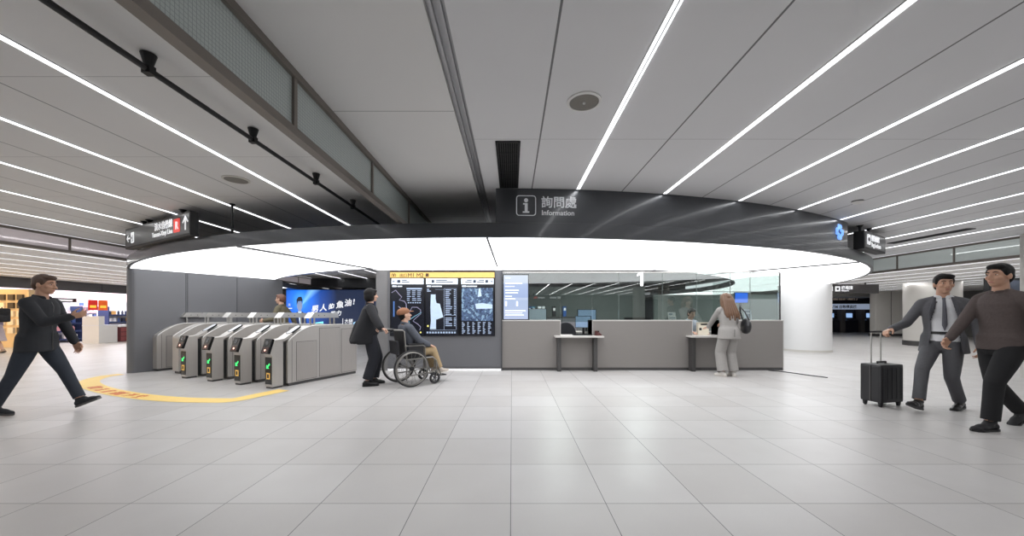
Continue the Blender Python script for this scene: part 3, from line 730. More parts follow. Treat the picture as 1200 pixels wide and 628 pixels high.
        mk.prism([(mp(x, y).x, mp(x, y).z) for x, y in ((561, 338), (563, 338), (564.5, 347), (560, 348))][::-1], 7.649, 7.652, 'y'); mk.build('map_highlight', M_plan, mm)
        tb = MB()
        for c_ in range(6):
            for r_ in range(9): rect(tb, 541.5 + 6.1 * c_, 377.4 + 1.6 * r_, 542.8 + 6.1 * c_ + random.random() * 2.5, 378.2 + 1.6 * r_, 0.004)
        tb.build('index_marks', M_txt, s)

# ------------------------------------------------------------------ service counter with two low desks
CY, CTOP, DTOP = 7.70, 1.057, 0.735
def cx(px): return (px - HX) / F * CY
XL, XR = cx(588.3), cx(917.5)
N1a, N1b, N2a, N2b = cx(657), cx(694), cx(811.5), cx(847)
ct = thing('service_counter', 'long grey information counter with two lowered desk openings under the canopy', 'counter', (0, 0, 0))
for a, b, m in ((XL, N1a, M_counter), (N1b, N2a, M_counter), (N2b, XR, M_counter)):
    MB().box(a, b, CY, CY + 0.45, 0.06, CTOP - 0.022).build('front_panel', m, ct)
    MB().box(a, b, CY - 0.006, CY + 0.45, CTOP - 0.022, CTOP).build('counter_top', M_counter_top, ct)
for a, b in ((N1a, N1b), (N2a, N2b)):
    MB().box(a, b, CY + 0.02, CY + 0.45, 0.06, DTOP - 0.03).build('desk_back_panel', M_counter, ct)
MB().box(XL, XR, CY + 0.012, CY + 0.43, 0, 0.06).build('kick_plate', M_steel_dk, ct)
MB().box(XR, XR + 0.012, CY - 0.004, CY + 0.46, 0, CTOP).build('end_panel', M_steel_lt, ct)
for a, b in ((N1a, N1b), (N2a, N2b)):
    d_ = MB().box(a - 0.14, b + 0.19, CY - 0.26, CY + 0.40, DTOP - 0.032, DTOP, bev=0.006).build('desk_top', M_counter_top, ct)
    for x in (a - 0.085, b + 0.0): MB().box(x, x + 0.075, CY - 0.16, CY - 0.001, 0, DTOP - 0.034).build('desk_leg', M_steel_dk, d_)
    MB().box(a - 0.01, a, CY - 0.003, CY + 0.45, DTOP, CTOP).build('notch_side', M_counter_top, ct)
    MB().box(b, b + 0.01, CY - 0.003, CY + 0.45, DTOP, CTOP).build('notch_side', M_counter_top, ct)
# glass screen on the counter
M_glass = glass_mat('counter_glass', (230, 237, 235), 0.085)
M_glass_side = glass_mat('counter_side_glass', (244, 247, 246), -0.03)
M_seam = mat('glass_seam', (118, 130, 128), 0.3)
gs = thing('glass_screen', 'tall frameless glass screen with white numeral 1 standing on the counter', 'glass screen', (0, 0, 0))
GY = CY + 0.10
def gx(px): return (px - HX) / F * GY
edges = [589, 657, 694, 725, 776, 816, 855.5, 879, 914]
for a, b in zip(edges[:-1], edges[1:]):
    low = CTOP + 0.001 if not (a == 657 or a == 816) else DTOP + 0.28
    MB().box(gx(a) + 0.004, gx(b) - 0.004, GY - 0.005, GY + 0.005, low, 2.06).build('glass_pane', M_glass, gs)
MB().box(gx(914) - 0.006, gx(914) + 0.004, GY + 0.012, GY + 2.6, CTOP + 0.001, 2.06).build('glass_pane', M_glass_side, gs)
MB().box(gx(589), gx(914), GY - 0.02, GY + 0.02, 2.06, 2.084).build('top_rail', M_steel_lt, gs)
for e in edges[3:-1]: MB().box(gx(e) - 0.0035, gx(e) + 0.0035, GY - 0.006, GY + 0.006, CTOP + 0.001, 2.06).build('seam', M_seam, gs)
MB().box(gx(914) - 0.012, gx(914) + 0.008, GY - 0.012, GY + 0.012, CTOP + 0.001, 2.06).build('corner_post', M_steel_dk, gs)
def nz(py): return EYE + (HY - py) / F * GY
MB().prism([(gx(750.2), nz(335.3)), (gx(753.6), nz(335.3)), (gx(753.6), nz(318)), (gx(750.6), nz(318)), (gx(746.2), nz(321.4)), (gx(746.2), nz(324)), (gx(750.2), nz(322.2))], GY - 0.012, GY - 0.008, 'y').build('numeral', M_letter, gs)
# upright screen on the counter at its left end
us = thing('information_screen', 'upright bright blue information screen on the counter beside the map wall', 'screen', (0, 0, 0))
def ux(px): return (px - HX) / F * 7.72
def uz(py): return EYE + (HY - py) / F * 7.72
MB().box(ux(589.3), ux(619.6), 7.72, 7.76, CTOP + 0.002, uz(321.3), bev=0.004).build('housing', M_blackgloss, us)
m = bpy.data.materials.new('screen_gradient_blue'); m.use_nodes = True; nt = m.node_tree; b = nt.nodes['Principled BSDF']
tc = nt.nodes.new('ShaderNodeTexCoord'); sp = nt.nodes.new('ShaderNodeSeparateXYZ'); nt.links.new(tc.outputs['Object'], sp.inputs[0])
cr = nt.nodes.new('ShaderNodeValToRGB'); cr.color_ramp.interpolation = 'LINEAR'
for pos, c_ in ((0.0, (186, 200, 232)), (0.42, (176, 196, 230)), (0.47, (196, 210, 236)), (0.5, (160, 182, 226)), (0.8, (176, 196, 234)), (0.83, (216, 228, 244)), (1.0, (222, 234, 248))):
    if pos in (0.0, 1.0): e = cr.color_ramp.elements[0 if pos == 0 else -1]
    else: e = cr.color_ramp.elements.new(pos)
    e.position = pos; e.color = (*lin(c_), 1)
nt.links.new(N(nt, 'DIVIDE', N(nt, 'SUBTRACT', sp.outputs[2], uz(374)), uz(322.5) - uz(374)), cr.inputs[0])
b.inputs['Base Color'].default_value = (0.05, 0.05, 0.06, 1); nt.links.new(cr.outputs[0], b.inputs['Emission Color']); b.inputs['Emission Strength'].default_value = 0.75
MB().box(ux(590.2), ux(618.8), 7.716, 7.72, uz(374), uz(322.4)).build('display', m, us)
mb = MB()
for y, x1 in ((325.5, 598), (332, 612), (335.5, 603), (340, 608), (343, 607), (347, 600), (350, 604), (364, 616), (366.5, 612), (369, 614)):
    mb.box(ux(592), ux(x1), 7.713, 7.716, uz(y + 0.5), uz(y - 0.3))
for x in (592, 605): mb.box(ux(x), ux(x + 2), 7.713, 7.716, uz(358.5), uz(353))
mb.build('text_lines', mat('screen_text_white', (236, 240, 250), 0.5, emit=0.7), us)

# ------------------------------------------------------------------ behind the glass
struct(MB().box(-0.2, 4.5, 12.4, 12.5, 0, 2.09).build('wall_booth_rear', mat('booth_rear_panel', (100, 106, 104), 0.6)))
struct(MB().box(4.62, 8.6, 11.9, 12.0, 0, 1.80).build('wall_booth_side', mat('booth_partition_grey', (120, 128, 125), 0.5)))
struct(MB().box(-0.21, -0.19, 7.96, 12.4, 0, 2.09).build('wall_booth_left', mat('booth_left_panel', (84, 84, 86), 0.6)))
def monitor(name, loc, rz, w, h, label, m, stand=0.18, cat='monitor', group=None):
    t = thing(name, label, cat, loc, rz, group)          # screen faces local -y
    MB().box(-w / 2, w / 2, 0, 0.03, stand, stand + h, bev=0.005).build('bezel', M_blackgloss, t)
    MB().box(-w / 2 + 0.012, w / 2 - 0.012, -0.003, 0.001, stand + 0.012, stand + h - 0.012).build('display', m, t)
    s = MB(); s.box(-0.025, 0.025, 0.03, 0.05, 0.01, stand + h * 0.5); s.box(-0.1, 0.1, -0.05, 0.11, 0, 0.012); s.build('stand', M_black, t)
    return t
M_mon = mat('monitor_pale_blue', (150, 176, 208), 0.3, emit=0.35)
M_monb = mat('monitor_vivid_blue', (34, 104, 226), 0.3, emit=0.9)
M_desk = mat('work_desk_top', (150, 148, 145), 0.5)
wd_ = thing('work_desk', 'long low grey staff desk running behind the counter glass', 'desk', (0, 0, 0))
MB().box(0.3, 6.2, 9.0, 9.7, 0.70, 0.735).build('desk_top', M_desk, wd_)
for x in (0.35, 2.2, 4.1, 6.1): MB().box(x, x + 0.05, 9.02, 9.68, 0, 0.70).build('leg', M_steel_dk, wd_)
monitor('computer_monitor', (1.60, 8.27, 0.0), -0.45, 0.36, 0.27, 'pale blue computer monitor angled at the right of the first desk opening', M_mon, 0.87)
monitor('computer_monitor', (1.9, 9.3, 0.736), 0.2, 0.5, 0.32, 'pale blue monitor glowing behind the counter glass above the empty chair', M_mon, 0.24)
monitor('computer_monitor', (0.65, 9.3, 0.736), -0.1, 0.45, 0.3, 'small pale monitor behind the glass next to the upright blue screen', mat('monitor_white', (196, 210, 222), 0.3, emit=0.3), 0.28)
monitor('blue_monitor', (5.22, 8.35, 0.97), 0.0, 0.31, 0.245, 'vivid blue monitor behind the glass beside the woman with long hair', M_monb, 0.46)
ped = thing('monitor_pedestal', 'dark pedestal cabinet carrying the vivid blue monitor behind the counter', 'cabinet', (5.22, 8.5, 0))
MB().box(-0.2, 0.2, -0.2, 0.2, 0.0, 0.93).build('carcass', M_steel_dk, ped); MB().box(-0.21, 0.21, -0.21, 0.21, 0.93, 0.968).build('top', M_black, ped)
# office chair
oc = thing('office_chair', 'black office chair with rounded grey back, empty behind the first desk', 'chair', (1.28, 8.55, 0), -PI / 2)
M_chair = mat('chair_grey_fabric', (70, 70, 76), 0.8)
MB().prism([(0.26 * math.cos(a) * (1 if True else 1), 0.52 * 0 + 0.40 * max(0, math.sin(a)) ** 0.8) for a in [PI * k / 16 for k in range(17)]], -0.03, 0.03, 'y', Matrix.Translation((-0.22, 0, 0.58)) @ Matrix.Rotation(PI / 2, 4, 'Z')).build('backrest', M_chair, oc)
MB().box(-0.24, 0.24, -0.24, 0.24, 0.44, 0.52, bev=0.03).build('seat', M_chair, oc)
MB().tube([(0, 0, 0.1), (0, 0, 0.44)], 0.03, 12).build('gas_column', M_black, oc)
for k in range(5):
    a = 2 * PI * k / 5; MB().tube([(0, 0, 0.1), (0.28 * math.cos(a), 0.28 * math.sin(a), 0.065)], [0.025, 0.016], 8).build('base_arm', M_black, oc)
    MB().ball((0.28 * math.cos(a), 0.28 * math.sin(a), 0.031), 0.03).build('caster', M_black, oc)
MB().tube([(-0.23, 0, 0.48), (-0.27, 0, 0.6), (-0.24, 0, 0.75)], 0.02, 8).build('back_stem', M_black, oc)
# things on the desks and the counter
def keyboard(loc, rz, label):
    t = thing('keyboard', label, 'keyboard', loc, rz)
    MB().box(-0.2, 0.2, -0.07, 0.07, 0, 0.018, bev=0.004).build('case', M_black, t)
    k = MB()
    for r_ in range(4):
        for c_ in range(12): k.box(-0.19 + c_ * 0.0318, -0.163 + c_ * 0.0318, -0.058 + r_ * 0.03, -0.034 + r_ * 0.03, 0.018, 0.024)
    k.build('keys', M_blackgloss, t)
keyboard((1.48, 7.72, DTOP + 0.001), 0.1, 'small black keyboard on the first low desk')
kp = thing('card_terminal', 'dark red payment terminal leaning at the end of the first low desk', 'card terminal', (1.79, 7.62, DTOP + 0.001), 0.3)
MB().prism([(-0.06, 0), (0.06, 0), (0.05, 0.03), (-0.05, 0.1)], -0.045, 0.045, 'y').build('case', mat('terminal_maroon', (84, 48, 46), 0.4), kp)
MB().box(-0.045, 0.0, -0.035, 0.035, 0.07, 0.102).build('screen', M_blackgloss, kp)
def stand_sign(loc, w, h, label, m, blocks):
    t = thing('counter_notice', label, 'notice', loc)
    MB().prism([(0, 0), (0.012, 0), (0.06, h), (0.048, h)], -w / 2, w / 2, 'x' if False else 'y', Matrix.Rotation(PI / 2, 4, 'Z')).build('plate', m, t)
    MB().box(-w / 2, w / 2, -0.01, 0.12, 0, 0.006).build('base', M_steel_lt, t)
    mb = MB()
    for x0, x1, z0, z1 in blocks:
        mb.box(-w / 2 + x0 * w, -w / 2 + x1 * w, -0.003 + z0 * 0.0, 0.0, z0 * h, z1 * h, Matrix.Rotation(-math.atan2(0.048, h), 4, 'X'))
    mb.build('printed_blocks', mat('notice_ink', (120, 136, 160), 0.5), t)
stand_sign((cx(793), 7.9, CTOP + 0.001), 0.165, 0.165, 'small white tilted notice on the counter beside the seated clerk', M_white, [(0.1, 0.6, 0.7, 0.85), (0.1, 0.9, 0.2, 0.3)])
stand_sign((cx(884.5), 7.9, CTOP + 0.001), 0.15, 0.225, 'white and pale blue notice stand on the counter right of the vivid blue monitor', mat('notice_blue_white', (212, 222, 236), 0.4), [(0.1, 0.9, 0.75, 0.9), (0.2, 0.8, 0.2, 0.55)])
tr = thing('document_tray', 'flat long black document tray on the counter top behind the glass', 'tray', (cx(752), 7.98, CTOP + 0.001))
MB().box(-0.26, 0.26, -0.08, 0.08, 0, 0.008).build('base', M_black, tr)
for y in (-0.08, 0.072): MB().box(-0.26, 0.26, y, y + 0.008, 0.008, 0.05).build('rim', M_black, tr)
bx_ = thing('brochure_box', 'cream brochure box with a dark square mark on the second low desk', 'box', (cx(828.5), 7.88, DTOP + 0.001))
MB().box(-0.115, 0.115, -0.04, 0.04, 0, 0.27, bev=0.004).build('carton', mat('cream_card', (226, 218, 200), 0.6), bx_)
MB().box(-0.09, -0.04, -0.043, -0.04, 0.10, 0.15).build('square_mark', M_black, bx_); MB().box(-0.06, 0.09, -0.043, -0.04, 0.21, 0.24).build('title_bar', M_black, bx_)
# shelf of binders and boxes behind the upright screen
cb = thing('filing_cabinet', 'low dark filing cabinet with open shelves behind the counter glass', 'cabinet', (1.05, 11.4, 0))
MB().box(-0.95, 0.95, -0.2, 0.2, 0, 1.10).build('carcass', M_steel_dk, cb)
for k in range(4):
    dd = MB().box(-0.93 + 0.47 * k, -0.48 + 0.47 * k, -0.215, -0.2, 0.05, 1.05).build('door', mat('cabinet_grey', (104, 104, 108), 0.5), cb)
    MB().box(-0.52 + 0.47 * k, -0.50 + 0.47 * k, -0.225, -0.215, 0.5, 0.62).build('handle', M_steel_lt, dd)
bcol = {'blue': (52, 92, 156), 'black': (36, 36, 40), 'white': (206, 212, 216), 'teal': (70, 120, 140)}
for k, (nm, x) in enumerate((('black', 0.42), ('blue', 0.55), ('teal', 0.66), ('white', 0.85), ('white', 0.97), ('black', 1.3), ('blue', 1.62))):
    o = thing('ring_binder', f'{nm} ring binder, {ordn[k]} along the filing cabinet behind the glass', 'binder', (x, 11.38, 1.101), 0, 'binders on the filing cabinet')
    MB().box(-0.045, 0.045, -0.12, 0.12, 0, 0.31).build('cover', mat('binder_' + nm, bcol[nm], 0.5), o)
    MB().box(-0.03, 0.03, -0.123, -0.12, 0.18, 0.26).build('spine_tag', M_white, o)
pt = thing('printer', 'bulky dark printer with white paper on the staff desk behind the glass', 'printer', (2.55, 9.35, 0.736))
MB().box(-0.24, 0.24, -0.2, 0.2, 0, 0.26, bev=0.02).build('body', M_steel_dk, pt); MB().box(-0.16, 0.16, -0.25, -0.05, 0.262, 0.272).build('paper', M_white, pt); MB().box(-0.2, 0.2, -0.205, -0.2, 0.06, 0.1).build('slot', M_black, pt)
# sign mirrored in the glass hangs behind the viewpoint
hs = hang_sign(2.6, 0.30, 0.12, V((3.9, -11.4, 2.2)), PI, 'black hanging direction sign mirrored in the counter glass', [0.3, 2.3])
MB().box(0.3, 0.55, -0.008, -0.004, 0.07, 0.23).build('pictogram_plate', M_letter, hs); MB().box(2.05, 2.28, -0.008, -0.004, 0.07, 0.23).build('line_badge', M_red, hs)
MB().box(0.62, 1.1, -0.008, -0.004, 0.08, 0.2).build('text_block', M_letter, hs); MB().box(1.5, 1.98, -0.008, -0.004, 0.08, 0.2).build('text_block', M_letter, hs)
# floor cable
tag(MB().tube(smooth_path([V((5.35, 7.66, 0.008)), V((5.55, 7.45, 0.008)), V((5.7, 7.1, 0.008)), V((5.85, 6.8, 0.008))], 6), 0.008, 8).build('floor_cable', M_black), 'thin black cable running over the floor from the counter end', 'cable')

# ------------------------------------------------------------------ blue advertising screen behind the gates
AD = 14.0
def ap(px, py, off=0.0): q = at(px, py, AD); return V((q.x, AD - off, q.z))
ad = thing('advertising_screen', 'big glowing blue advertising screen with slanted white Chinese slogan behind the gates', 'advertising screen', (0, 0, 0))
x0, x1, z1 = ap(335.5, 0).x, -4.0, ap(0, 339.6).z
MB().box(x0 - 0.45, x1, AD + 0.003, AD + 0.22, 0.0, z1 + 0.004).build('housing', M_black, ad)
m = bpy.data.materials.new('ad_blue_glow'); m.use_nodes = True; nt = m.node_tree; b = nt.nodes['Principled BSDF']
tc = nt.nodes.new('ShaderNodeTexCoord'); sp = nt.nodes.new('ShaderNodeSeparateXYZ'); nt.links.new(tc.outputs['Object'], sp.inputs[0])
gx0, gz0 = ap(352, 358).x, ap(352, 352).z
dx = N(nt, 'SUBTRACT', sp.outputs[0], gx0); dz = N(nt, 'SUBTRACT', sp.outputs[2], gz0)
dist = N(nt, 'SQRT', N(nt, 'ADD', N(nt, 'MULTIPLY', dx, dx), N(nt, 'MULTIPLY', N(nt, 'MULTIPLY', dz, dz), 0.6)))
cr = nt.nodes.new('ShaderNodeValToRGB')
for pos, c_ in ((0.0, (70, 160, 250)), (0.22, (22, 108, 226)), (0.55, (14, 62, 140)), (1.0, (10, 26, 52))):
    e = cr.color_ramp.elements[0] if pos == 0 else cr.color_ramp.elements[-1] if pos == 1 else cr.color_ramp.elements.new(pos)
    e.position = pos; e.color = (*lin(c_), 1)
nt.links.new(N(nt, 'DIVIDE', dist, 1.4), cr.inputs[0])
ang = N(nt, 'ABSOLUTE', N(nt, 'SUBTRACT', N(nt, 'ARCTAN2', N(nt, 'ADD', dz, 0.25), dx), 0.95))
ray = N(nt, 'MAXIMUM', N(nt, 'SUBTRACT', 1.0, N(nt, 'MULTIPLY', ang, 3.6)), 0.0)
colr = mixc(nt, N(nt, 'MULTIPLY', ray, 0.55), cr.outputs[0], lin((150, 212, 255)))
b.inputs['Base Color'].default_value = (0.01, 0.01, 0.02, 1); nt.links.new(colr, b.inputs['Emission Color']); b.inputs['Emission Strength'].default_value = 1.25
MB().box(x0, x1 - 0.05, AD, AD + 0.003, 0.45, z1).build('display', m, ad)
sd_ = V((1, 0, 0.16)); upv = V((0, 0, 1))
def slog(s, px, py, size, **k): return text(s, size, M_letter, ad, ap(px, py, 0.02), k.pop('right', sd_), upv, 'slogan', **k)
o_ = V((1, 0, 0))
for ch, px, py, sz in (('男', 365, 365.6, 0.285), ('人', 374.5, 364.2, 0.285), ('的', 385, 362, 0.225), ('魚', 394, 360.6, 0.285), ('油', 403.6, 358.4, 0.285), ('!', 413.5, 356.6, 0.28)):
    slog(ch, px, py, sz, bold=0.008, right=V((1, 0, 0.12)), shear=0.12)
slog('動力', 387.5, 370.4, 0.21, bold=0.006, right=V((1, 0, 0.12)), shear=0.12)
slog('大研', 404.0, 377.8, 0.16, bold=0.003, right=o_); slog('生醫', 404.0, 382.8, 0.16, bold=0.003, right=o_)
MB().box(ap(401.5, 0).x, ap(402.2, 0).x, AD - 0.012, AD - 0.01, ap(0, 384).z, ap(0, 373).z).build('divider', M_letter, ad)
slog('天', 337.8, 358.5, 0.11, right=o_); MB().box(ap(338, 0).x, ap(342.5, 0).x, AD - 0.012, AD - 0.01, ap(0, 361.8).z, ap(0, 360.8).z).build('slogan_line', M_letter, ad)
MB().prism([(ap(x, y).x, ap(x, y).z) for x, y in ((370, 378), (379, 376.6), (379, 379.2), (369, 380.5))][::-1], AD - 0.012, AD - 0.01, 'y').build('cyan_stroke', mat('cyan_glow', (120, 220, 240), 0.5, emit=0.8), ad)
MB().prism([(ap(x, y).x, ap(x, y).z) for x, y in ((414, 378), (421, 375.5), (420, 381), (416, 384))][::-1], AD - 0.012, AD - 0.01, 'y').build('capsule_picture', mat('pale_capsule', (170, 216, 250), 0.5, emit=0.7), ad)
# printed man on the screen, flat picture shapes
def flat(name, pts, m, off, par): return MB().prism([(ap(x, y).x, ap(x, y).z) for x, y in pts][::-1], AD - off - 0.002, AD - off, 'y').build(name, m, par)
def ell(cx_, cy_, rx, ry, n=20): return [(cx_ + rx * math.cos(2 * PI * k / n), cy_ + ry * math.sin(2 * PI * k / n)) for k in range(n)]
M_adskin = mat('poster_skin', (128, 142, 176), 0.5, emit=0.5); M_adhair = mat('poster_hair', (18, 28, 52), 0.5, emit=0.3); M_adsuit = mat('poster_suit', (12, 28, 66), 0.5, emit=0.5); M_adsh = mat('poster_shirt', (196, 216, 240), 0.5, emit=0.6)
pm = flat('poster_figure', [(343, 385), (344, 369), (348, 365.6), (351, 364.8), (355, 365.4), (358.5, 369), (360, 385)], M_adsuit, 0.008, ad)
flat('poster_shirt', [(349.5, 365), (353.5, 365), (354.2, 376), (352, 384)], M_adsh, 0.012, pm)
flat('poster_face', ell(351.4, 358.2, 3.1, 5.6), M_adskin, 0.012, pm)
flat('poster_neck', [(349.8, 362), (353.2, 362), (353.4, 366), (351.6, 367.5), (349.6, 366)], M_adskin, 0.010, pm)
flat('poster_hair', [(347.9, 357.5), (347.8, 351), (350, 347.8), (353.5, 347.6), (354.8, 351), (354.6, 357), (353.6, 352.8), (349.6, 353)], M_adhair, 0.015, pm)
# dark bulkhead strip over the screen and a round downlight
struct(MB().box(-13, -2.8, 15.4, 15.7, 2.28, 2.668).build('ceiling_beam', mat('dark_bulkhead', (46, 47, 50), 0.5)))
dl = thing('downlight', 'round white recessed downlight in the dark ceiling above the blue screen', 'downlight', ((415.5 - 600) / F * 13.5, 13.5, CEIL))
MB().lathe([(0.13, 0), (0.13, -0.01), (0.1, -0.012)], 24).build('rim', M_white, dl); MB().lathe([(0.1, -0.006), (0.1, -0.011)], 24).build('lens', M_led_far, dl)

for lx in (1.2, 3.4):  # added fill lamps without fittings, brightening the clerk and booth interior
    lamp = bpy.data.lights.new('booth_fill_lamp', 'AREA'); lamp.size = 0.6; lamp.energy = 60
    lo = bpy.data.objects.new('booth_fill_lamp', lamp); C.objects.link(lo); lo.location = (lx, 9.9, 2.62)
# ------------------------------------------------------------------ brightly lit shop far left
SA = V((-16.75, 12.0, 0)); SB = V((-17.1, 16.0, 0)); st = (SB - SA).normalized(); sn = V((-st.y, st.x, 0))   # sn points into the shop
def shopM(along, inward, z=0.0):
    p = SA + st * along + sn * inward
    return Matrix(((-st.x * -1, sn.x, 0, p.x), (st.y, sn.y, 0, p.y), (0, 0, 1, z), (0, 0, 0, 1)))
sang = math.atan2(st.y, st.x)
def shop_thing(name, label, cat, along, inward, z=0.0, group=None):
    p = SA + st * along + sn * inward
    return thing(name, label, cat, (p.x, p.y, z), sang, group)                 # local x along the front, local y into the shop
hd = shop_thing('shop_fascia', 'dark grey fascia band across the top of the bright shop front', 'shop fascia', 0, 0)
MB().box(-6, 9, -0.05, 0.15, 2.06, 2.41).build('band', mat('shop_fascia_grey', (78, 76, 78), 0.4), hd)
for x in (-1.2, 1.4, 3.2): MB().box(x, x + 0.012, -0.054, -0.05, 2.06, 2.41).build('joint', M_black, hd)
M_shopw = mat('glowing_shop_white', (240, 226, 230), 0.6, emit=0.12, var=0.03)  # plain wall with a faint glow put into its white
def sbox(name, x0, x1, y0, y1, z0, z1, m): return struct(MB().box(x0, x1, y0, y1, z0, z1, Matrix.Translation(SA) @ Matrix.Rotation(sang, 4, 'Z')).build(name, m))
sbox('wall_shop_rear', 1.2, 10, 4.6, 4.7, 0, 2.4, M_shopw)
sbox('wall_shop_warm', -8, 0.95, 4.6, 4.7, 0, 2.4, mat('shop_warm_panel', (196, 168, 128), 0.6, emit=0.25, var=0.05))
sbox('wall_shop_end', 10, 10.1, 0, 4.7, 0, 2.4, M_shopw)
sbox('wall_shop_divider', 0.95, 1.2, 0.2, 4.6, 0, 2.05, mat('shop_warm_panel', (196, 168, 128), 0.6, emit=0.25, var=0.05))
lp = shop_thing('shop_light_panel', 'long glowing white light panel just inside the bright shop', 'ceiling light', 5.5, 2.2, 2.40)
MB().box(-4.2, 4.4, -1.6, 2.2, -0.03, -0.005).build('diffuser', mat('shop_light', (255, 252, 255), 0.5, emit=4.0, var=0), lp); MB().box(-4.25, 4.45, -1.65, 2.25, -0.012, -0.004).build('frame', M_white, lp)
lq = shop_thing('shop_light_panel', 'warm light panel over the beige display wall at the picture edge', 'ceiling light', -3, 1.0, 2.40)
MB().box(-4, 3.6, -0.5, 0.5, -0.03, -0.005).build('diffuser', mat('shop_light_warm', (255, 222, 170), 0.5, emit=7.0, var=0), lq); MB().box(-4.05, 3.65, -0.55, 0.55, -0.012, -0.004).build('frame', M_white, lq)
random.seed(5)
pcols = [(196, 60, 70), (232, 220, 226), (66, 92, 150), (236, 176, 186), (210, 160, 90), (40, 48, 70), (240, 240, 244), (150, 180, 210)]
protos = {}
def product(along, inward, z, ci, kind, lab, grp):
    key = (ci, kind)
    p = SA + st * along + sn * inward
    if key not in protos:
        m = mat('package_%d' % ci, pcols[ci], 0.5, emit=0.06)
        mb = MB()
        if kind == 'box': mb.box(-0.06, 0.06, -0.05, 0.05, 0, 0.17)
        else: mb.lathe([(0.038, 0), (0.04, 0.01), (0.04, 0.13), (0.018, 0.165), (0.018, 0.195), (0.002, 0.196)], 12)
        protos[key] = mb.mesh('product_' + kind); protos[key].materials.append(m)
    o = bpy.data.objects.new('packaged_product' if kind == 'box' else 'product_bottle', protos[key]); C.objects.link(o)
    o.location = (p.x, p.y, z); o.rotation_euler = (0, 0, sang)
    return tag(o, lab, 'product', grp)
M_shelf = mat('shelf_navy_edge', (44, 60, 104), 0.4); M_shelfw = mat('shelf_white', (228, 230, 238), 0.4)
def shelf_unit(along, inward, L, label, zs, grp, lab, edge, prod=True):
    t = shop_thing('display_shelf', label, 'shelf', along, inward)
    MB().box(0, L, 0.22, 0.26, 0, 1.75).build('back_panel', M_shelfw, t)
    for x in (0, L - 0.03): MB().box(x, x + 0.03, -0.24, 0.22, 0, 1.5 if True else 0).build('side_panel', edge, t)
    for z in zs:
        s_ = MB().box(0.03, L - 0.03, -0.24, 0.22, z, z + 0.025).build('shelf_board', M_shelfw, t)
        MB().box(0.03, L - 0.03, -0.255, -0.24, z - 0.03, z + 0.035).build('shelf_edge', edge, s_)
        if prod:
            x = 0.14
            while x < L - 0.12:
                kd = random.choice(('box', 'box', 'bottle'))
                product(along + x, inward - 0.12, z + 0.026, random.randrange(8), kd, lab, grp); x += random.uniform(0.17, 0.24)
    return t
shelf_unit(2.2, 1.5, 1.6, 'shop shelf rack with navy edges left of the white display counter', (0.12, 0.45, 0.78, 1.11), 'products on the rack left of the white counter', 'small packaged product on the navy-edged rack left of the white counter', M_shelf)
shelf_unit(4.9, 1.5, 2.6, 'shop shelf rack with navy edges right of the white display counter', (0.12, 0.45, 0.78, 1.11), 'products on the rack right of the white counter', 'small packaged product on the navy-edged rack right of the white counter', M_shelf)
shelf_unit(2.4, 3.6, 6.0, 'tall pinkish shelf rack at the back of the bright shop', (0.95, 1.25, 1.52), 'products at the back of the shop', 'small packaged product high on the pinkish rear rack of the shop', mat('shelf_pink_edge', (232, 168, 180), 0.4))
wc = shop_thing('display_counter', 'white display counter with open glass top at the shop entrance', 'counter', 2.55, -0.25)
MB().box(0, 0.75, -0.3, 0.3, 0, 0.72).build('base_cabinet', M_white, wc); MB().box(0, 0.22, -0.3, 0.3, 0.72, 1.08).build('raised_end', M_white, wc); MB().box(-0.01, 0.78, -0.31, 0.31, 0.70, 0.725).build('top', M_shelfw, wc)
ww = shop_thing('crate_display', 'low display crate faced with dark red packages beside the white counter', 'crate', 3.42, -0.25)
MB().box(0, 0.8, -0.3, 0.3, 0, 0.62).build('crate', mat('crate_maroon', (118, 62, 66), 0.5), ww)
mb = MB()
for r_ in range(3):
    for c_ in range(4): mb.box(0.03 + 0.19 * c_, 0.2 + 0.19 * c_, -0.31, -0.3, 0.05 + 0.19 * r_, 0.2 + 0.19 * r_)
mb.build('package_faces', mat('package_maroon', (152, 84, 84), 0.5), ww); MB().box(-0.01, 0.81, -0.31, 0.31, 0.62, 0.70).build('tray_top', M_white, ww)
for k, (x, nm, c_) in enumerate(((2.62, 'red', (206, 40, 34)), (3.02, 'orange and red', (222, 92, 30)))):
    o = shop_thing('hanging_poster', f'bright {nm} hanging promotional poster over the white shop counter', 'poster', x, -0.1, 1.32, 'promotional posters')
    MB().box(0, 0.36, 0, 0.015, 0, 0.42).build('sheet', mat('poster_%d' % k, c_, 0.5, emit=0.35, var=0.3, scale=6), o)
    MB().box(0.06, 0.30, -0.004, 0, 0.1, 0.2).build('price_flash', mat('price_yellow', (246, 206, 74), 0.5, emit=0.4), o)
    for q in (0.05, 0.31): MB().tube([(q, 0.007, 0.42), (q, 0.007, 0.735)], 0.003, 5).build('string', M_white, o)
lb = shop_thing('header_light_box', 'black hanging light box with white strip left of the red posters', 'light box', 1.5, 0.2, 1.62)
MB().box(0, 1.0, 0, 0.1, 0, 0.16).build('housing', M_black, lb); MB().box(0.15, 0.85, -0.004, 0, 0.04, 0.11).build('lit_strip', M_letter, lb)
for q in (0.1, 0.9): MB().tube([(q, 0.05, 0.16), (q, 0.05, 0.44)], 0.006, 6).build('hanger', M_black, lb)
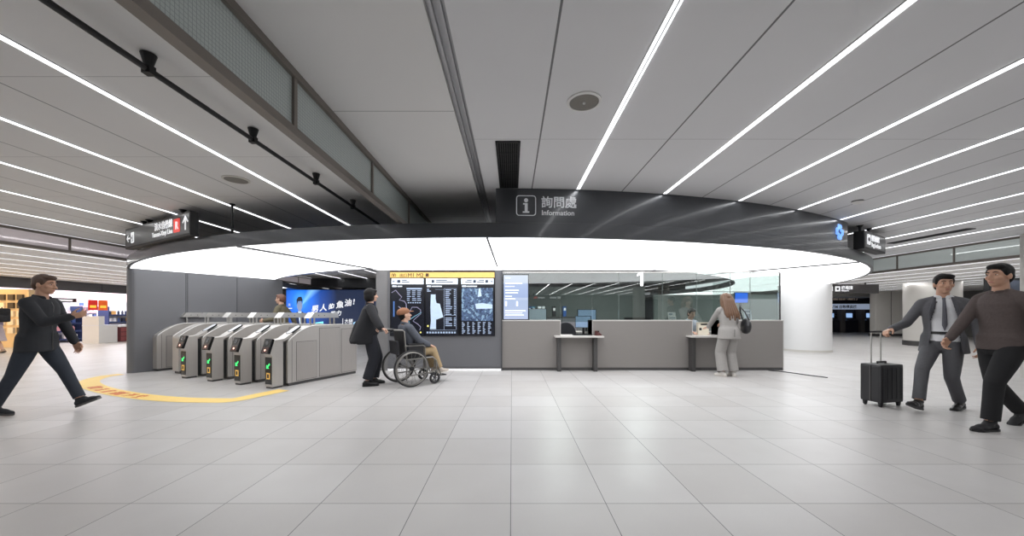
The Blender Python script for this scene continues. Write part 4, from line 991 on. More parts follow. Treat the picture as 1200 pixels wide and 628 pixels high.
# beige display wall with hanging goods at the very edge
for r_ in range(5):
    for c_ in range(5):
        p = SA + st * 0.915 + sn * (0.42 + 0.29 * c_)
        if ('hang',) not in protos:
            mb = MB(); mb.box(-0.09, 0.09, -0.03, 0.03, 0, 0.2); protos[('hang',)] = mb.mesh('blister_pack'); protos[('hang',)].materials.append(mat('pack_dark', (74, 66, 60), 0.5))
            mb = MB(); mb.box(-0.09, 0.09, -0.03, 0.03, 0, 0.2); protos[('hang2',)] = mb.mesh('blister_pack'); protos[('hang2',)].materials.append(mat('pack_pale', (226, 214, 196), 0.5))
        o = bpy.data.objects.new('hanging_pack', protos[random.choice((('hang',), ('hang2',)))]); C.objects.link(o); o.location = (p.x, p.y, 0.5 + 0.29 * r_); o.rotation_euler = (0, 0, sang + PI / 2)
        tag(o, 'small hanging pack on the warm beige display wall at the picture edge', 'product', 'packs on the beige wall')

# ------------------------------------------------------------------ right-hand background: dark machine bay
hb = thing('hanging_sign', 'long dark overhead sign band with white pictograms right of the white column', 'sign', (10.4, 13.4, 1.93))
MB().box(0, 3.0, 0, 0.2, 0, 0.33).build('housing', mat('sign_band_dark', (44, 40, 40), 0.45), hb)
for q in (0.5, 2.6): MB().tube([(q, 0.1, 0.33), (q, 0.1, 0.398)], 0.02, 8).build('hanger', M_black, hb)
text('出口', 0.2, M_letter, hb, (0.93, -0.006, 0.1), (1, 0, 0), (0, 0, 1), 'sign_lettering', bold=0.004)
MB().box(1.40, 1.58, -0.006, 0, 0.07, 0.25).build('pictogram_plate', M_letter, hb); MB().box(1.45, 1.53, -0.009, -0.006, 0.12, 0.2).build('pictogram', M_black, hb)
text('機場線', 0.14, M_letter, hb, (1.62, -0.006, 0.15), (1, 0, 0), (0, 0, 1), 'sign_lettering', bold=0.003); text('Airport', 0.09, M_letter, hb, (1.62, -0.006, 0.07), (1, 0, 0), (0, 0, 1), 'sign_lettering', bold=0.002)
MD = 22.5
def mpx(px): return (px - HX) / F * MD
def mz(py): return EYE + (HY - py) / F * MD
M_navy = mat('bank_fascia_navy', (26, 28, 44), 0.4)
bk = thing('bank_fascia', 'dark navy bank fascia with pale lettering above the cash machines', 'shop fascia', (0, 0, 0))
MB().box(17.0, 22.2, MD, MD + 0.2, mz(353.5), 2.32).build('band', M_navy, bk)
text('中國信託銀行', 0.31, mat('bank_letter', (150, 138, 128), 0.5, emit=0.3), bk, (mpx(970), MD - 0.01, mz(351.2)), (1, 0, 0), (0, 0, 1), 'fascia_lettering', bold=0.004)
MB().box(17.0, 22.2, MD + 0.05, MD + 0.25, mz(362.5), mz(356)).build('light_band', mat('pale_light_band', (176, 190, 214), 0.5, emit=0.35), bk)
text('ATM 自動櫃員機', 0.22, M_navy, bk, (mpx(974), MD + 0.04, mz(361)), (1, 0, 0), (0, 0, 1), 'band_lettering', bold=0.003)
MB().box(17.0, 22.2, MD + 0.1, MD + 0.3, mz(356), mz(353.5)).build('shadow_gap', M_black, bk)
struct(MB().box(16.5, 22.4, MD + 0.9, MD + 1.0, 0, 2.33).build('wall_bank', mat('bank_wall_dark', (40, 41, 48), 0.5)))
for k, px in enumerate((981, 1003, 1027)):
    t = thing('cash_machine', ['dark cash machine nearest the white column, with a lit blue-white screen', 'second dark cash machine from the white column, screen set higher', 'third dark cash machine, half hidden by the grey square column'][k], 'cash machine', (mpx(px), MD + 0.3, 0), 0, 'cash machines')
    MB().prism([(0, 0), (0, 0.75), (0.14, 0.85), (0.2, 1.40), (0.58, 1.40), (0.58, 0)], -0.42, 0.42, 'x', Matrix.Identity(4)).build('cabinet', mat('atm_dark', (34, 36, 46), 0.35), t)
    MB().box(-0.18, 0.18, 0.13, 0.16, 0.93, 1.2, Matrix.Rotation(0, 4, 'X')).build('screen', mat('atm_screen', (150, 184, 230), 0.3, emit=0.8), t)
    MB().box(0.2, 0.36, 0.12, 0.16, 0.9, 1.15).build('card_slot', M_blackgloss, t); MB().box(-0.2, 0.2, 0.02, 0.12, 0.80, 0.835).build('keypad', M_steel_dk, t)
for k, px in enumerate((968, 992, 1015)):
    struct(MB().box(mpx(px) - 0.12, mpx(px) + 0.12, MD + 0.2, MD + 0.9, 0, mz(362.6)).build('trim_%d' % (7 + k), mat('bay_divider', (96, 92, 90), 0.5)))
# dark sign boxes between the two men
db = thing('hanging_sign', 'dark wall-hung display with small white marks between the two businessmen', 'sign', (15.1, 11.6, 1.62))
MB().box(0, 1.6, 0, 0.15, 0, 0.70).build('housing', M_black, db); MB().box(0.35, 1.5, -0.004, 0, 0.2, 0.62).build('panel', mat('display_slate', (70, 78, 94), 0.3), db)
mb = MB()
for q in range(4): mb.box(0.05 + 0.09 * q, 0.11 + 0.09 * q, -0.006, 0, 0.06, 0.13)
mb.build('mark', M_letter, db)
for q in (0.3, 1.3): MB().tube([(q, 0.07, 0.70), (q, 0.07, 0.709)], 0.02, 8).build('hanger', M_black, db)
# ------------------------------------------------------------------ people
SKIN = [mat('skin_warm', (205, 164, 142), 0.5, var=0.03), mat('skin_tan', (188, 146, 122), 0.5, var=0.03)]
M_eye = mat('eye_white', (206, 194, 186), 0.35); M_iris = mat('eye_iris_dark', (34, 24, 20), 0.25); M_lip = mat('lip_muted', (168, 104, 98), 0.5); M_brow = mat('eyebrow_dark', (44, 34, 30), 0.8)
def rot(yaw, pitch=0.0, roll=0.0):
    return Matrix.Rotation(yaw, 3, 'Z') @ Matrix.Rotation(pitch, 3, 'Y') @ Matrix.Rotation(roll, 3, 'X')

class Figure:
    """Pose in a frame that faces +x with +y to the figure's left; feet on z=0."""
    def __init__(s, H, pelvis, lean=0.0, side=0.0, feet=None, hands=None, head=(0, 0), turn=0.0, female=False, elbow=None, knee=None, hipw=None):
        s.H = H; k = H / 1.70; s.k = k; s.f = female
        s.P = V(pelvis); s.sp = V((math.sin(lean) * math.cos(side), math.sin(side), math.cos(lean) * math.cos(side))).normalized()
        s.turn = turn; tl = V((-math.sin(turn), math.cos(turn), 0)); s.tl = tl; s.tf = V((math.cos(turn), math.sin(turn), 0))
        hw = (0.085 if not female else 0.088) * k
        s.hip = {1: s.P + V((0, hw, -0.02 * k)), -1: s.P + V((0, -hw, -0.02 * k))}
        shw = (0.172 if not female else 0.152) * k
        s.S = s.P + s.sp * (0.462 * k)
        s.sh = {1: s.S + tl * shw, -1: s.S - tl * shw}
        s.Nk = s.P + s.sp * (0.558 * k)
        s.hr = rot(turn + head[0], head[1]); hf = s.hr @ V((1, 0, 0)); hu = s.hr @ V((0, 0, 1))
        s.hc = s.Nk + s.sp * (0.033 * k) + hu * (0.108 * k) + hf * (0.022 * k)
        s.hM = Matrix.Translation(s.hc) @ s.hr.to_4x4() @ Matrix.Scale(k * (0.97 if female else 1.0), 4)
        s.knee, s.ank, s.foot = {}, {}, {}
        for sd in (1, -1):
            a, yaw, pit = feet[sd]
            kn, an = ik(s.hip[sd], V(a), 0.415 * k, 0.405 * k, (knee or {}).get(sd, (1, sd * 0.08, 0)))
            s.knee[sd], s.ank[sd] = kn, an; s.foot[sd] = rot(yaw, pit)
        s.elb, s.wri, s.hdir = {}, {}, {}
        for sd in (1, -1):
            w = V(hands[sd]); el, w = ik(s.sh[sd], w, 0.285 * k, 0.245 * k, (elbow or {}).get(sd, (-1, sd * 0.5, -0.3)))
            s.elb[sd], s.wri[sd] = el, w; s.hdir[sd] = (w - el).normalized()
    def torso(s, mb, scale=1.0, grow=0.0, low=-0.10, top=0.60, belly=0.0):
        k = s.k; f = s.f
        prof = [(-0.11, 0.095, 0.125), (-0.05, 0.112, 0.160), (0.0, 0.116, 0.170 if f else 0.163), (0.07, 0.108, 0.158 if f else 0.152), (0.15, 0.095 + belly, 0.128 if f else 0.142), (0.24, 0.102 + belly, 0.132 if f else 0.150), (0.33, 0.112, 0.138 if f else 0.156), (0.41, 0.106, 0.142 if f else 0.162), (0.465, 0.088, 0.128 if f else 0.148), (0.515, 0.068, 0.086 if f else 0.098), (0.55, 0.054, 0.058), (0.575, 0.050, 0.052)]
        rings = []
        for t, rx, ry in prof:
            if t < low - 1e-6 or t > top + 1e-6: continue
            w = max(0, min(1, t / 0.45)); g = grow
            rings.append((s.P + s.sp * (t * k), rx * k * scale + g, ry * k * scale + g, s.turn * w))
        loft(mb, rings)
    def arm(s, mb, sd, r, upto=1.0):
        k = s.k; e, w = s.elb[sd], s.wri[sd]; we = e + (w - e) * upto
        chain(mb, [s.sh[sd], s.sh[sd] * 0.4 + e * 0.6, e, e * 0.5 + we * 0.5, we], [r[0] * k, (r[0] + r[1]) / 2 * k, r[1] * k, (r[1] + r[2]) / 2 * k, r[2] * k])
    def leg(s, mb, sd, r, upto=1.0, stay=None):
        k = s.k; h, n, a = s.hip[sd], s.knee[sd], s.ank[sd]; ae = n + (a - n) * upto
        chain(mb, [h, h * 0.5 + n * 0.5, n, n * 0.55 + ae * 0.45, ae], [r[0] * k, r[1] * k, r[2] * k, r[3] * k, r[4] * k])
    def body(s, root, m, palm=None, curl=None, hand_scale=1.0):
        k = s.k; mb = MB(); s.torso(mb, 0.93)
        for sd in (1, -1):
            cap_mesh(mb, s.P + s.sp * (0.515 * k), 0.042 * k, s.sh[sd], 0.044 * k)
            s.arm(mb, sd, (0.046, 0.038, 0.026)); s.leg(mb, sd, (0.082, 0.072, 0.052, 0.050, 0.036), 1.0)
            fr = s.foot[sd]; a = s.ank[sd]
            chain(mb, [a, a + fr @ V((0.06, 0, -0.055)) * k, a + fr @ V((0.14, 0, -0.066)) * k], [0.034 * k, 0.022 * k, 0.015 * k]); cap_mesh(mb, a, 0.034 * k, a + fr @ V((-0.035, 0, -0.055)) * k, 0.022 * k)
            s.hand(mb, sd, (palm or {}).get(sd), (curl or {}).get(sd, 0.45), hand_scale)
        M = s.hM
        cap_mesh(mb, s.P + s.sp * (0.50 * k), 0.062 * k, M @ V((-0.022, 0, -0.055)), 0.054 * k)
        mb.ball((-0.012, 0, 0.022), (0.098, 0.076, 0.098), M, 3); mb.ball((0.018, 0, -0.040), (0.072, 0.060, 0.080), M, 3)
        mb.ball((0.060, 0, -0.092), (0.028, 0.028, 0.024), M); mb.ball((0.03, 0, -0.062), (0.05, 0.054, 0.05), M)
        for y in (-1, 1):
            mb.ball((0.052, y * 0.040, -0.025), (0.030, 0.024, 0.024), M); mb.ball((0.066, y * 0.03, 0.030), (0.018, 0.028, 0.011), M)
            mb.ball((-0.006, y * 0.080, -0.012), (0.022, 0.012, 0.034), M)
        mb.ball((0.078, 0, -0.068), (0.018, 0.028, 0.016), M)
        pts = [M @ V(p) for p in ((0.084, 0, 0.016), (0.098, 0, -0.012), (0.112, 0, -0.034))]
        chain(mb, pts, [0.009 * k, 0.011 * k, 0.013 * k]); mb.ball((0.096, 0.012, -0.036), 0.010, M); mb.ball((0.096, -0.012, -0.036), 0.010, M)
        b = put('body', fuse(mb, 'body', 0.0068 * k, 2), m, root)
        for y in (-1, 1):
            e = MB().ball((0.0725, y * 0.031, 0.006), (0.010, 0.0115, 0.0052), M).build('eye', M_eye, root, True)
            MB().ball((0.0805, y * 0.031, 0.006), (0.003, 0.0056, 0.0050), M).build('iris', M_iris, e, True)
            MB().tube([M @ V(p) for p in ((0.087, y * 0.014, 0.031), (0.088, y * 0.032, 0.036), (0.076, y * 0.05, 0.030))], [0.0042 * k, 0.0045 * k, 0.003 * k], 8).build('eyebrow', M_brow, root, True)
        MB().ball((0.090, 0, -0.068), (0.007, 0.022, 0.006), M).build('lips', M_lip, root, True)
        return b
    def hand(s, mb, sd, palm, curl, sc=1.0):
        k = s.k * sc; u = s.hdir[sd]; spec = palm or {}
        u = V(spec.get('dir', u)).normalized(); n = V(spec.get('n', (0, -sd, 0))); n = (n - u * n.dot(u)).normalized(); v = n.cross(u) * 1.0
        w = s.wri[sd]
        if spec.get('thumb'):
            if v.dot(V(spec['thumb'])) < 0: v = -v
        elif v.dot(V((1, 0, 0.2))) < 0: v = -v          # v points to the thumb side
        for j in range(4):
            y = (1.5 - j) * 0.0205 * k
            b0 = w + u * 0.005 * k + v * y * 0.6; b1 = w + u * (0.082 - 0.004 * abs(j - 1)) * k + v * y
            cap_mesh(mb, b0, 0.017 * k, b1, 0.0125 * k)
            L = (0.040, 0.045, 0.042, 0.033)[j] * k; d = (u + v * (1.5 - j) * 0.07).normalized(); p = b1; ang = curl * 0.75; r = 0.0088 * k
            for q in range(3):
                dd = d * math.cos(ang) + n * math.sin(ang); p2 = p + dd * L * (1, 0.66, 0.52)[q]
                cap_mesh(mb, p, r, p2, r * 0.92); p = p2; r *= 0.92; ang += curl
        t0 = w + u * 0.02 * k + v * 0.022 * k; t1 = t0 + (u * 0.55 + v * 0.75 + n * 0.25).normalized() * 0.042 * k; t2 = t1 + (u * 0.85 + v * 0.3 + n * 0.4 * (0.5 + curl)).normalized() * 0.034 * k; t3 = t2 + (u * 0.9 + v * 0.02 + n * 0.5 * (0.5 + curl)).normalized() * 0.024 * k
        chain(mb, [t0, t1, t2, t3], [0.015 * k, 0.0115 * k, 0.0098 * k, 0.0085 * k])
    def shoes(s, root, m, sole=None, name='shoe', big=1.0):
        k = s.k * big
        for sd in (1, -1):
            fr = s.foot[sd].to_4x4(); M = Matrix.Translation(s.ank[sd]) @ fr @ Matrix.Scale(k, 4)
            mb = MB()
            loftp = []
            mb.ball((-0.035, 0, -0.045), (0.045, 0.040, 0.045), M); mb.ball((0.02, 0, -0.030), (0.06, 0.040, 0.050), M); mb.ball((0.085, 0, -0.052), (0.075, 0.044, 0.036), M); mb.ball((0.145, 0, -0.062), (0.055, 0.042, 0.026), M)
            mb.tube([M @ V((-0.005, 0, -0.01)), M @ V((-0.005, 0, 0.015))], 0.045 * k, 14)
            o = put(name, fuse(mb, name, 0.008, 3), m, root)
            sm_ = MB(); out = [(-0.078, 0.0), (-0.07, 0.03), (-0.03, 0.04), (0.05, 0.040), (0.13, 0.046), (0.18, 0.034), (0.20, 0.0)]
            poly = out + [(x, -y) for x, y in out[-2:0:-1]]
            sm_.prism(poly, -0.090, -0.068, 'z', M); sm_.build('sole', sole or M_black, o)
            lc = MB()
            for q in range(3): lc.tube([M @ V((0.045 + 0.022 * q, y, -0.004 - 0.009 * q - abs(y) * 0.35)) for y in (-0.022, 0, 0.022)], 0.003 * k, 6)
            lc.build('laces', sole or M_steel_dk, o)
    def trousers(s, root, m, r=(0.100, 0.088, 0.070, 0.066, 0.062), upto=0.96, waist=0.10, name='trousers', belt=None):
        mb = MB(); s.torso(mb, 1.0, 0.006, -0.12, 0.1); k = s.k
        ends = []
        for sd in (1, -1):
            s.leg(mb, sd, r, upto + 0.10); u = (s.ank[sd] - s.knee[sd]).normalized(); ends.append((s.knee[sd] + (s.ank[sd] - s.knee[sd]) * upto, u))
        def hem(co):
            for e, u in ends:
                q = co - e; t = q.dot(u)
                if t > 0 and (q - u * t).length < r[4] * k * 1.6 and t < 0.25: return True
            return False
        o = put(name, fuse(mb, name, 0.009, 5, hem), m, root)
        if belt:
            bm_ = MB(); loft(bm_, [(s.P + s.sp * (0.085 * s.k), 0.124 * s.k, 0.168 * s.k), (s.P + s.sp * (0.118 * s.k), 0.122 * s.k, 0.164 * s.k)]); bm_.build('belt', belt, o, True)
        return o
    def top(s, root, m, name, grow=0.014, sleeves=(0.062, 0.052, 0.042), upto=0.93, hem=-0.02, flare=0.0, back=0.0, cut=None, neck=0.515, extra=None, smooth=5, voxel=0.009):
        k = s.k; mb = MB(); s.torso(mb, 1.0, grow, 0.0, neck)
        if hem < 0:
            pr = [(s.P + s.sp * (0.10 * k), 0.112 * k + grow, 0.150 * k + grow)]
            for q in range(1, 7):
                t = 0.10 + (hem - 0.10) * q / 6; fl = flare * (q / 6) ** 1.3
                base = V((s.P.x, s.P.y, s.P.z)) + (s.sp * (t * k) if t > 0 else V((0, 0, t * k)))
                pr.append((base - s.tf * back * (q / 6) ** 1.5, 0.118 * k + grow + fl + back * 0.5 * (q / 6), 0.168 * k + grow + fl * 0.8))
            loft(mb, pr[::-1])
        for sd in (1, -1):
            s.arm(mb, sd, sleeves, upto); cap_mesh(mb, s.P + s.sp * (0.515 * k) + s.tl * sd * 0.045 * k, 0.050 * k, s.sh[sd], sleeves[0] * 1.0 * k)
        if extra: extra(mb)
        return put(name, fuse(mb, name, voxel, smooth, cut), m, root)
    def hair(s, root, m, items, name='hair', voxel=0.007, smooth=2, cut=None):
        mb = MB()
        for it in items:
            if it[0] == 'e': mb.ball(it[1], it[2], s.hM @ (it[3] if len(it) > 3 else Matrix.Identity(4)), 3)
            else: chain(mb, [s.hM @ V(p) for p in it[1]], [q * s.k for q in it[2]])
        return put(name, fuse(mb, name, voxel, smooth, cut), m, root)
    def collar(s, root, m, r=0.064, rad=0.013, h=0.545, name='collar', gap=0.5, fwd=0.012):
        k = s.k; pts = []
        for q in range(25):
            a = gap + (2 * PI - 2 * gap) * q / 24
            z = h + 0.012 * -math.cos(a) - (0.018 if q in (0, 24) else 0)
            pts.append(s.P + s.sp * (z * k) + (s.tf * (math.cos(a) * r + fwd - 0.010) + s.tl * (math.sin(a) * r * 1.02)) * k)
        mb = MB()
        for dz, rr in ((0.0, rad), (-0.014, rad * 1.1)): mb.tube([p + s.sp * dz * k for p in pts], rr * k, 8)
        return mb.build(name, m, root, True)
    def buttons(s, root, m, pts):
        for p in pts: MB().ball(p, 0.008).build('button', m, root)
SHORT = [('e', (-0.024, 0, 0.038), (0.102, 0.084, 0.094)), ('e', (0.03, 0, 0.088), (0.062, 0.066, 0.034)), ('e', (-0.07, 0, -0.01), (0.050, 0.070, 0.075)), ('e', (0.004, 0.072, 0.035), (0.036, 0.014, 0.045)), ('e', (0.004, -0.072, 0.035), (0.036, 0.014, 0.045))]
M_hairb = mat('hair_black', (17, 15, 15), 0.6, var=0.25, scale=120, spec=0.25); M_hairbr = mat('hair_chestnut_brown', (100, 72, 52), 0.45, var=0.35, scale=60, stretch=(6, 6, 0.6)); M_hairmid = mat('hair_dark_brown', (74, 52, 40), 0.5, var=0.3, scale=80)
def cloth(name, rgb, **k): return mat(name, rgb, k.pop('rough', 0.85), var=k.pop('var', 0.12), scale=k.pop('scale', 14), bump=k.pop('bump', 0.25), **k)
def person(label, loc, heading): return thing('person', label, 'person', (loc[0], loc[1], loc[2] if len(loc) > 2 else 0), heading)

# --- man striding in from the left in dark jacket and jeans
p1 = person('person in dark jacket and dark jeans striding past the shop, one arm bent forward', (-5.72, 4.42), math.radians(14))
f1 = Figure(1.66, (0, 0, 0.868), lean=0.08, feet={1: ((0.365, 0.07, 0.135), 0, -0.40), -1: ((-0.33, -0.09, 0.10), 0, 0.12)}, hands={1: (0.20, 0.24, 0.80), -1: (0.42, -0.12, 1.16)}, head=(0.0, 0.10), elbow={1: (-1, 0.3, -0.2), -1: (-0.6, -0.3, -1)})
f1.body(p1, SKIN[1], curl={1: 0.5, -1: 0.75}, palm={-1: {'n': (0, 0.7, 0.7)}})
f1.trousers(p1, cloth('dark_denim', (44, 50, 60)), (0.098, 0.088, 0.068, 0.062, 0.058)); f1.shoes(p1, cloth('dark_sneaker', (42, 44, 48)), M_steel_dk)
j1 = f1.top(p1, cloth('black_jacket', (38, 40, 45)), 'jacket', 0.020, (0.068, 0.058, 0.046), 0.95, hem=-0.13, flare=0.012, neck=0.53)
f1.hair(p1, M_hairmid, SHORT); f1.collar(p1, MATS['black_jacket'], 0.066, 0.015, 0.548)
zp = MB(); zp.tube([f1.P + f1.sp * (h * f1.k) + f1.tf * x for h, x in ((0.52, 0.078), (0.42, 0.124), (0.25, 0.124), (0.0, 0.148), (-0.11, 0.155))], 0.004, 6); zp.build('zip', M_steel_dk, p1)
# --- partly visible walker with backpack at the left picture edge
p2 = person('person in mauve top and pale skirt half cut off by the left picture edge', (-15.55, 11.0), math.radians(176))
f2 = Figure(1.60, (0, 0, 0.82), feet={1: ((0.22, 0.07, 0.085), 0, -0.2), -1: ((-0.2, -0.07, 0.10), 0, 0.3)}, hands={1: (-0.15, 0.25, 0.80), -1: (0.12, -0.24, 0.78)}, female=True)
f2.body(p2, SKIN[0]); f2.shoes(p2, cloth('beige_shoe', (176, 150, 130)))
f2.top(p2, cloth('mauve_grey_top', (140, 126, 146)), 'top', 0.014, (0.056, 0.046, 0.036), 0.9, hem=-0.06)
mb = MB(); loft(mb, [(f2.P + V((0, 0, z)), rx, ry) for z, rx, ry in ((-0.46, 0.22, 0.25), (-0.3, 0.18, 0.22), (-0.1, 0.145, 0.19), (0.08, 0.12, 0.16))]); put('skirt', fuse(mb, 'skirt', 0.012, 3), cloth('pale_skirt', (186, 172, 176)), p2)
f2.hair(p2, M_hairb, SHORT + [('c', [(-0.05, 0, 0.0), (-0.07, 0, -0.12), (-0.07, 0, -0.2)], [0.075, 0.07, 0.05])])
bp_ = thing('backpack', 'black backpack on the walker at the left picture edge', 'backpack', (-15.55 + 0.24, 11.0, 1.13), math.radians(176))
MB().box(-0.10, 0.10, -0.15, 0.15, -0.2, 0.22, bev=0.06).build('pack', cloth('black_nylon', (26, 26, 29)), bp_); MB().box(-0.14, -0.09, -0.11, 0.11, -0.17, 0.02, bev=0.02).build('front_pocket', cloth('black_nylon_pocket', (34, 34, 38)), bp_)
MB().tube([(0.0, 0, 0.2), (-0.02, 0, 0.25), (-0.04, 0, 0.2)], 0.01, 8).build('grab_loop', M_black, bp_)
# --- walker behind the gates
p3 = person('person with brown hair and olive jacket walking behind the ticket gates', (-5.72, 9.15), math.radians(186))
f3 = Figure(1.68, (0, 0, 0.86), lean=0.06, feet={1: ((0.25, 0.08, 0.09), 0, -0.25), -1: ((-0.28, -0.08, 0.11), 0, 0.35)}, hands={1: (0.32, 0.22, 1.02), -1: (-0.2, -0.25, 0.86)}, elbow={1: (-0.8, 0.5, -0.6)})
f3.body(p3, SKIN[0]); f3.trousers(p3, cloth('khaki_trousers', (112, 104, 88))); f3.shoes(p3, M_black)
f3.top(p3, cloth('olive_jacket', (104, 98, 80)), 'jacket', 0.024, (0.070, 0.060, 0.048), 0.94, hem=-0.12, flare=0.01, neck=0.54)
f3.collar(p3, MATS['olive_jacket'], 0.068, 0.016, 0.55)
f3.hair(p3, mat('hair_brown_soft', (112, 76, 62), 0.55, var=0.3, scale=70), SHORT + [('e', (-0.05, 0, 0.02), (0.088, 0.09, 0.105))])

# --- woman in black pushing the wheelchair
WH = math.radians(38)                                   # heading of the chair
WC = V((-1.80, 6.18, 0)); wf = V((math.cos(WH), math.sin(WH), 0)); wl = V((-math.sin(WH), math.cos(WH), 0))
p4p = V((-2.37, 6.13, 0)); H4 = math.radians(22)
def into(p, o, h): q = Matrix.Rotation(-h, 3, 'Z') @ (V(p) - V((o[0], o[1], 0))); return q
hl = into(WC - wf * 0.42 + wl * 0.22 + V((0, 0, 0.93)), p4p, H4); hrr = into(WC - wf * 0.42 - wl * 0.22 + V((0, 0, 0.93)), p4p, H4)
p4 = person('person with black bob in loose black coat standing behind the wheelchair, holding its handles', p4p, H4)
f4 = Figure(1.59, (0, 0, 0.848), lean=0.0, feet={1: ((0.06, 0.10, 0.085), 0.15, 0), -1: ((-0.05, -0.09, 0.085), -0.05, 0)}, hands={1: hl - V((0.05, 0, -0.03)), -1: hrr - V((0.05, 0, -0.03))}, female=True, head=(0.12, -0.02), elbow={1: (-0.7, 0.6, -0.6), -1: (-0.7, -0.6, -0.6)})
f4.body(p4, SKIN[0], curl={1: 1.0, -1: 1.0}, palm={1: {'n': (0, 0, -1), 'dir': (1, 0, -0.25)}, -1: {'n': (0, 0, -1), 'dir': (1, 0, -0.25)}})
M_blk = cloth('black_wool', (20, 21, 26)); M_blk2 = cloth('black_trouser_cloth', (32, 34, 42))
f4.trousers(p4, M_blk2, (0.108, 0.108, 0.098, 0.094, 0.088), 0.93); f4.shoes(p4, mat('black_leather', (26, 26, 28), 0.35), name='shoe')
def coat_extra(mb):
    loft(mb, [(V((x, 0, z)), rx, ry) for x, z, rx, ry in ((-0.10, 0.685, 0.20, 0.215), (-0.105, 0.74, 0.215, 0.225), (-0.085, 0.86, 0.19, 0.215), (-0.055, 1.0, 0.165, 0.20), (-0.03, 1.14, 0.14, 0.185), (-0.01, 1.28, 0.11, 0.165))])
    chain(mb, [(-0.16, 0, 1.0), (-0.25, 0.0, 0.76)], [0.09, 0.075])
f4.top(p4, M_blk, 'coat', 0.026, (0.078, 0.074, 0.060), 0.92, hem=0.0, neck=0.545, extra=coat_extra, cut=lambda co: co.z < 0.70 - 0.06 * co.x * -1 * 0 )
f4.hair(p4, M_hairb, [('e', (-0.022, 0, 0.032), (0.112, 0.097, 0.104)), ('e', (-0.034, 0, -0.03), (0.098, 0.099, 0.115)), ('e', (0.05, 0, 0.075), (0.052, 0.07, 0.034)), ('c', [(0.0, 0.082, 0.0), (-0.01, 0.086, -0.10)], [0.024, 0.018]), ('c', [(0.0, -0.082, 0.0), (-0.01, -0.086, -0.10)], [0.024, 0.018])], smooth=5)
f4.collar(p4, M_blk, 0.066, 0.015, 0.548)

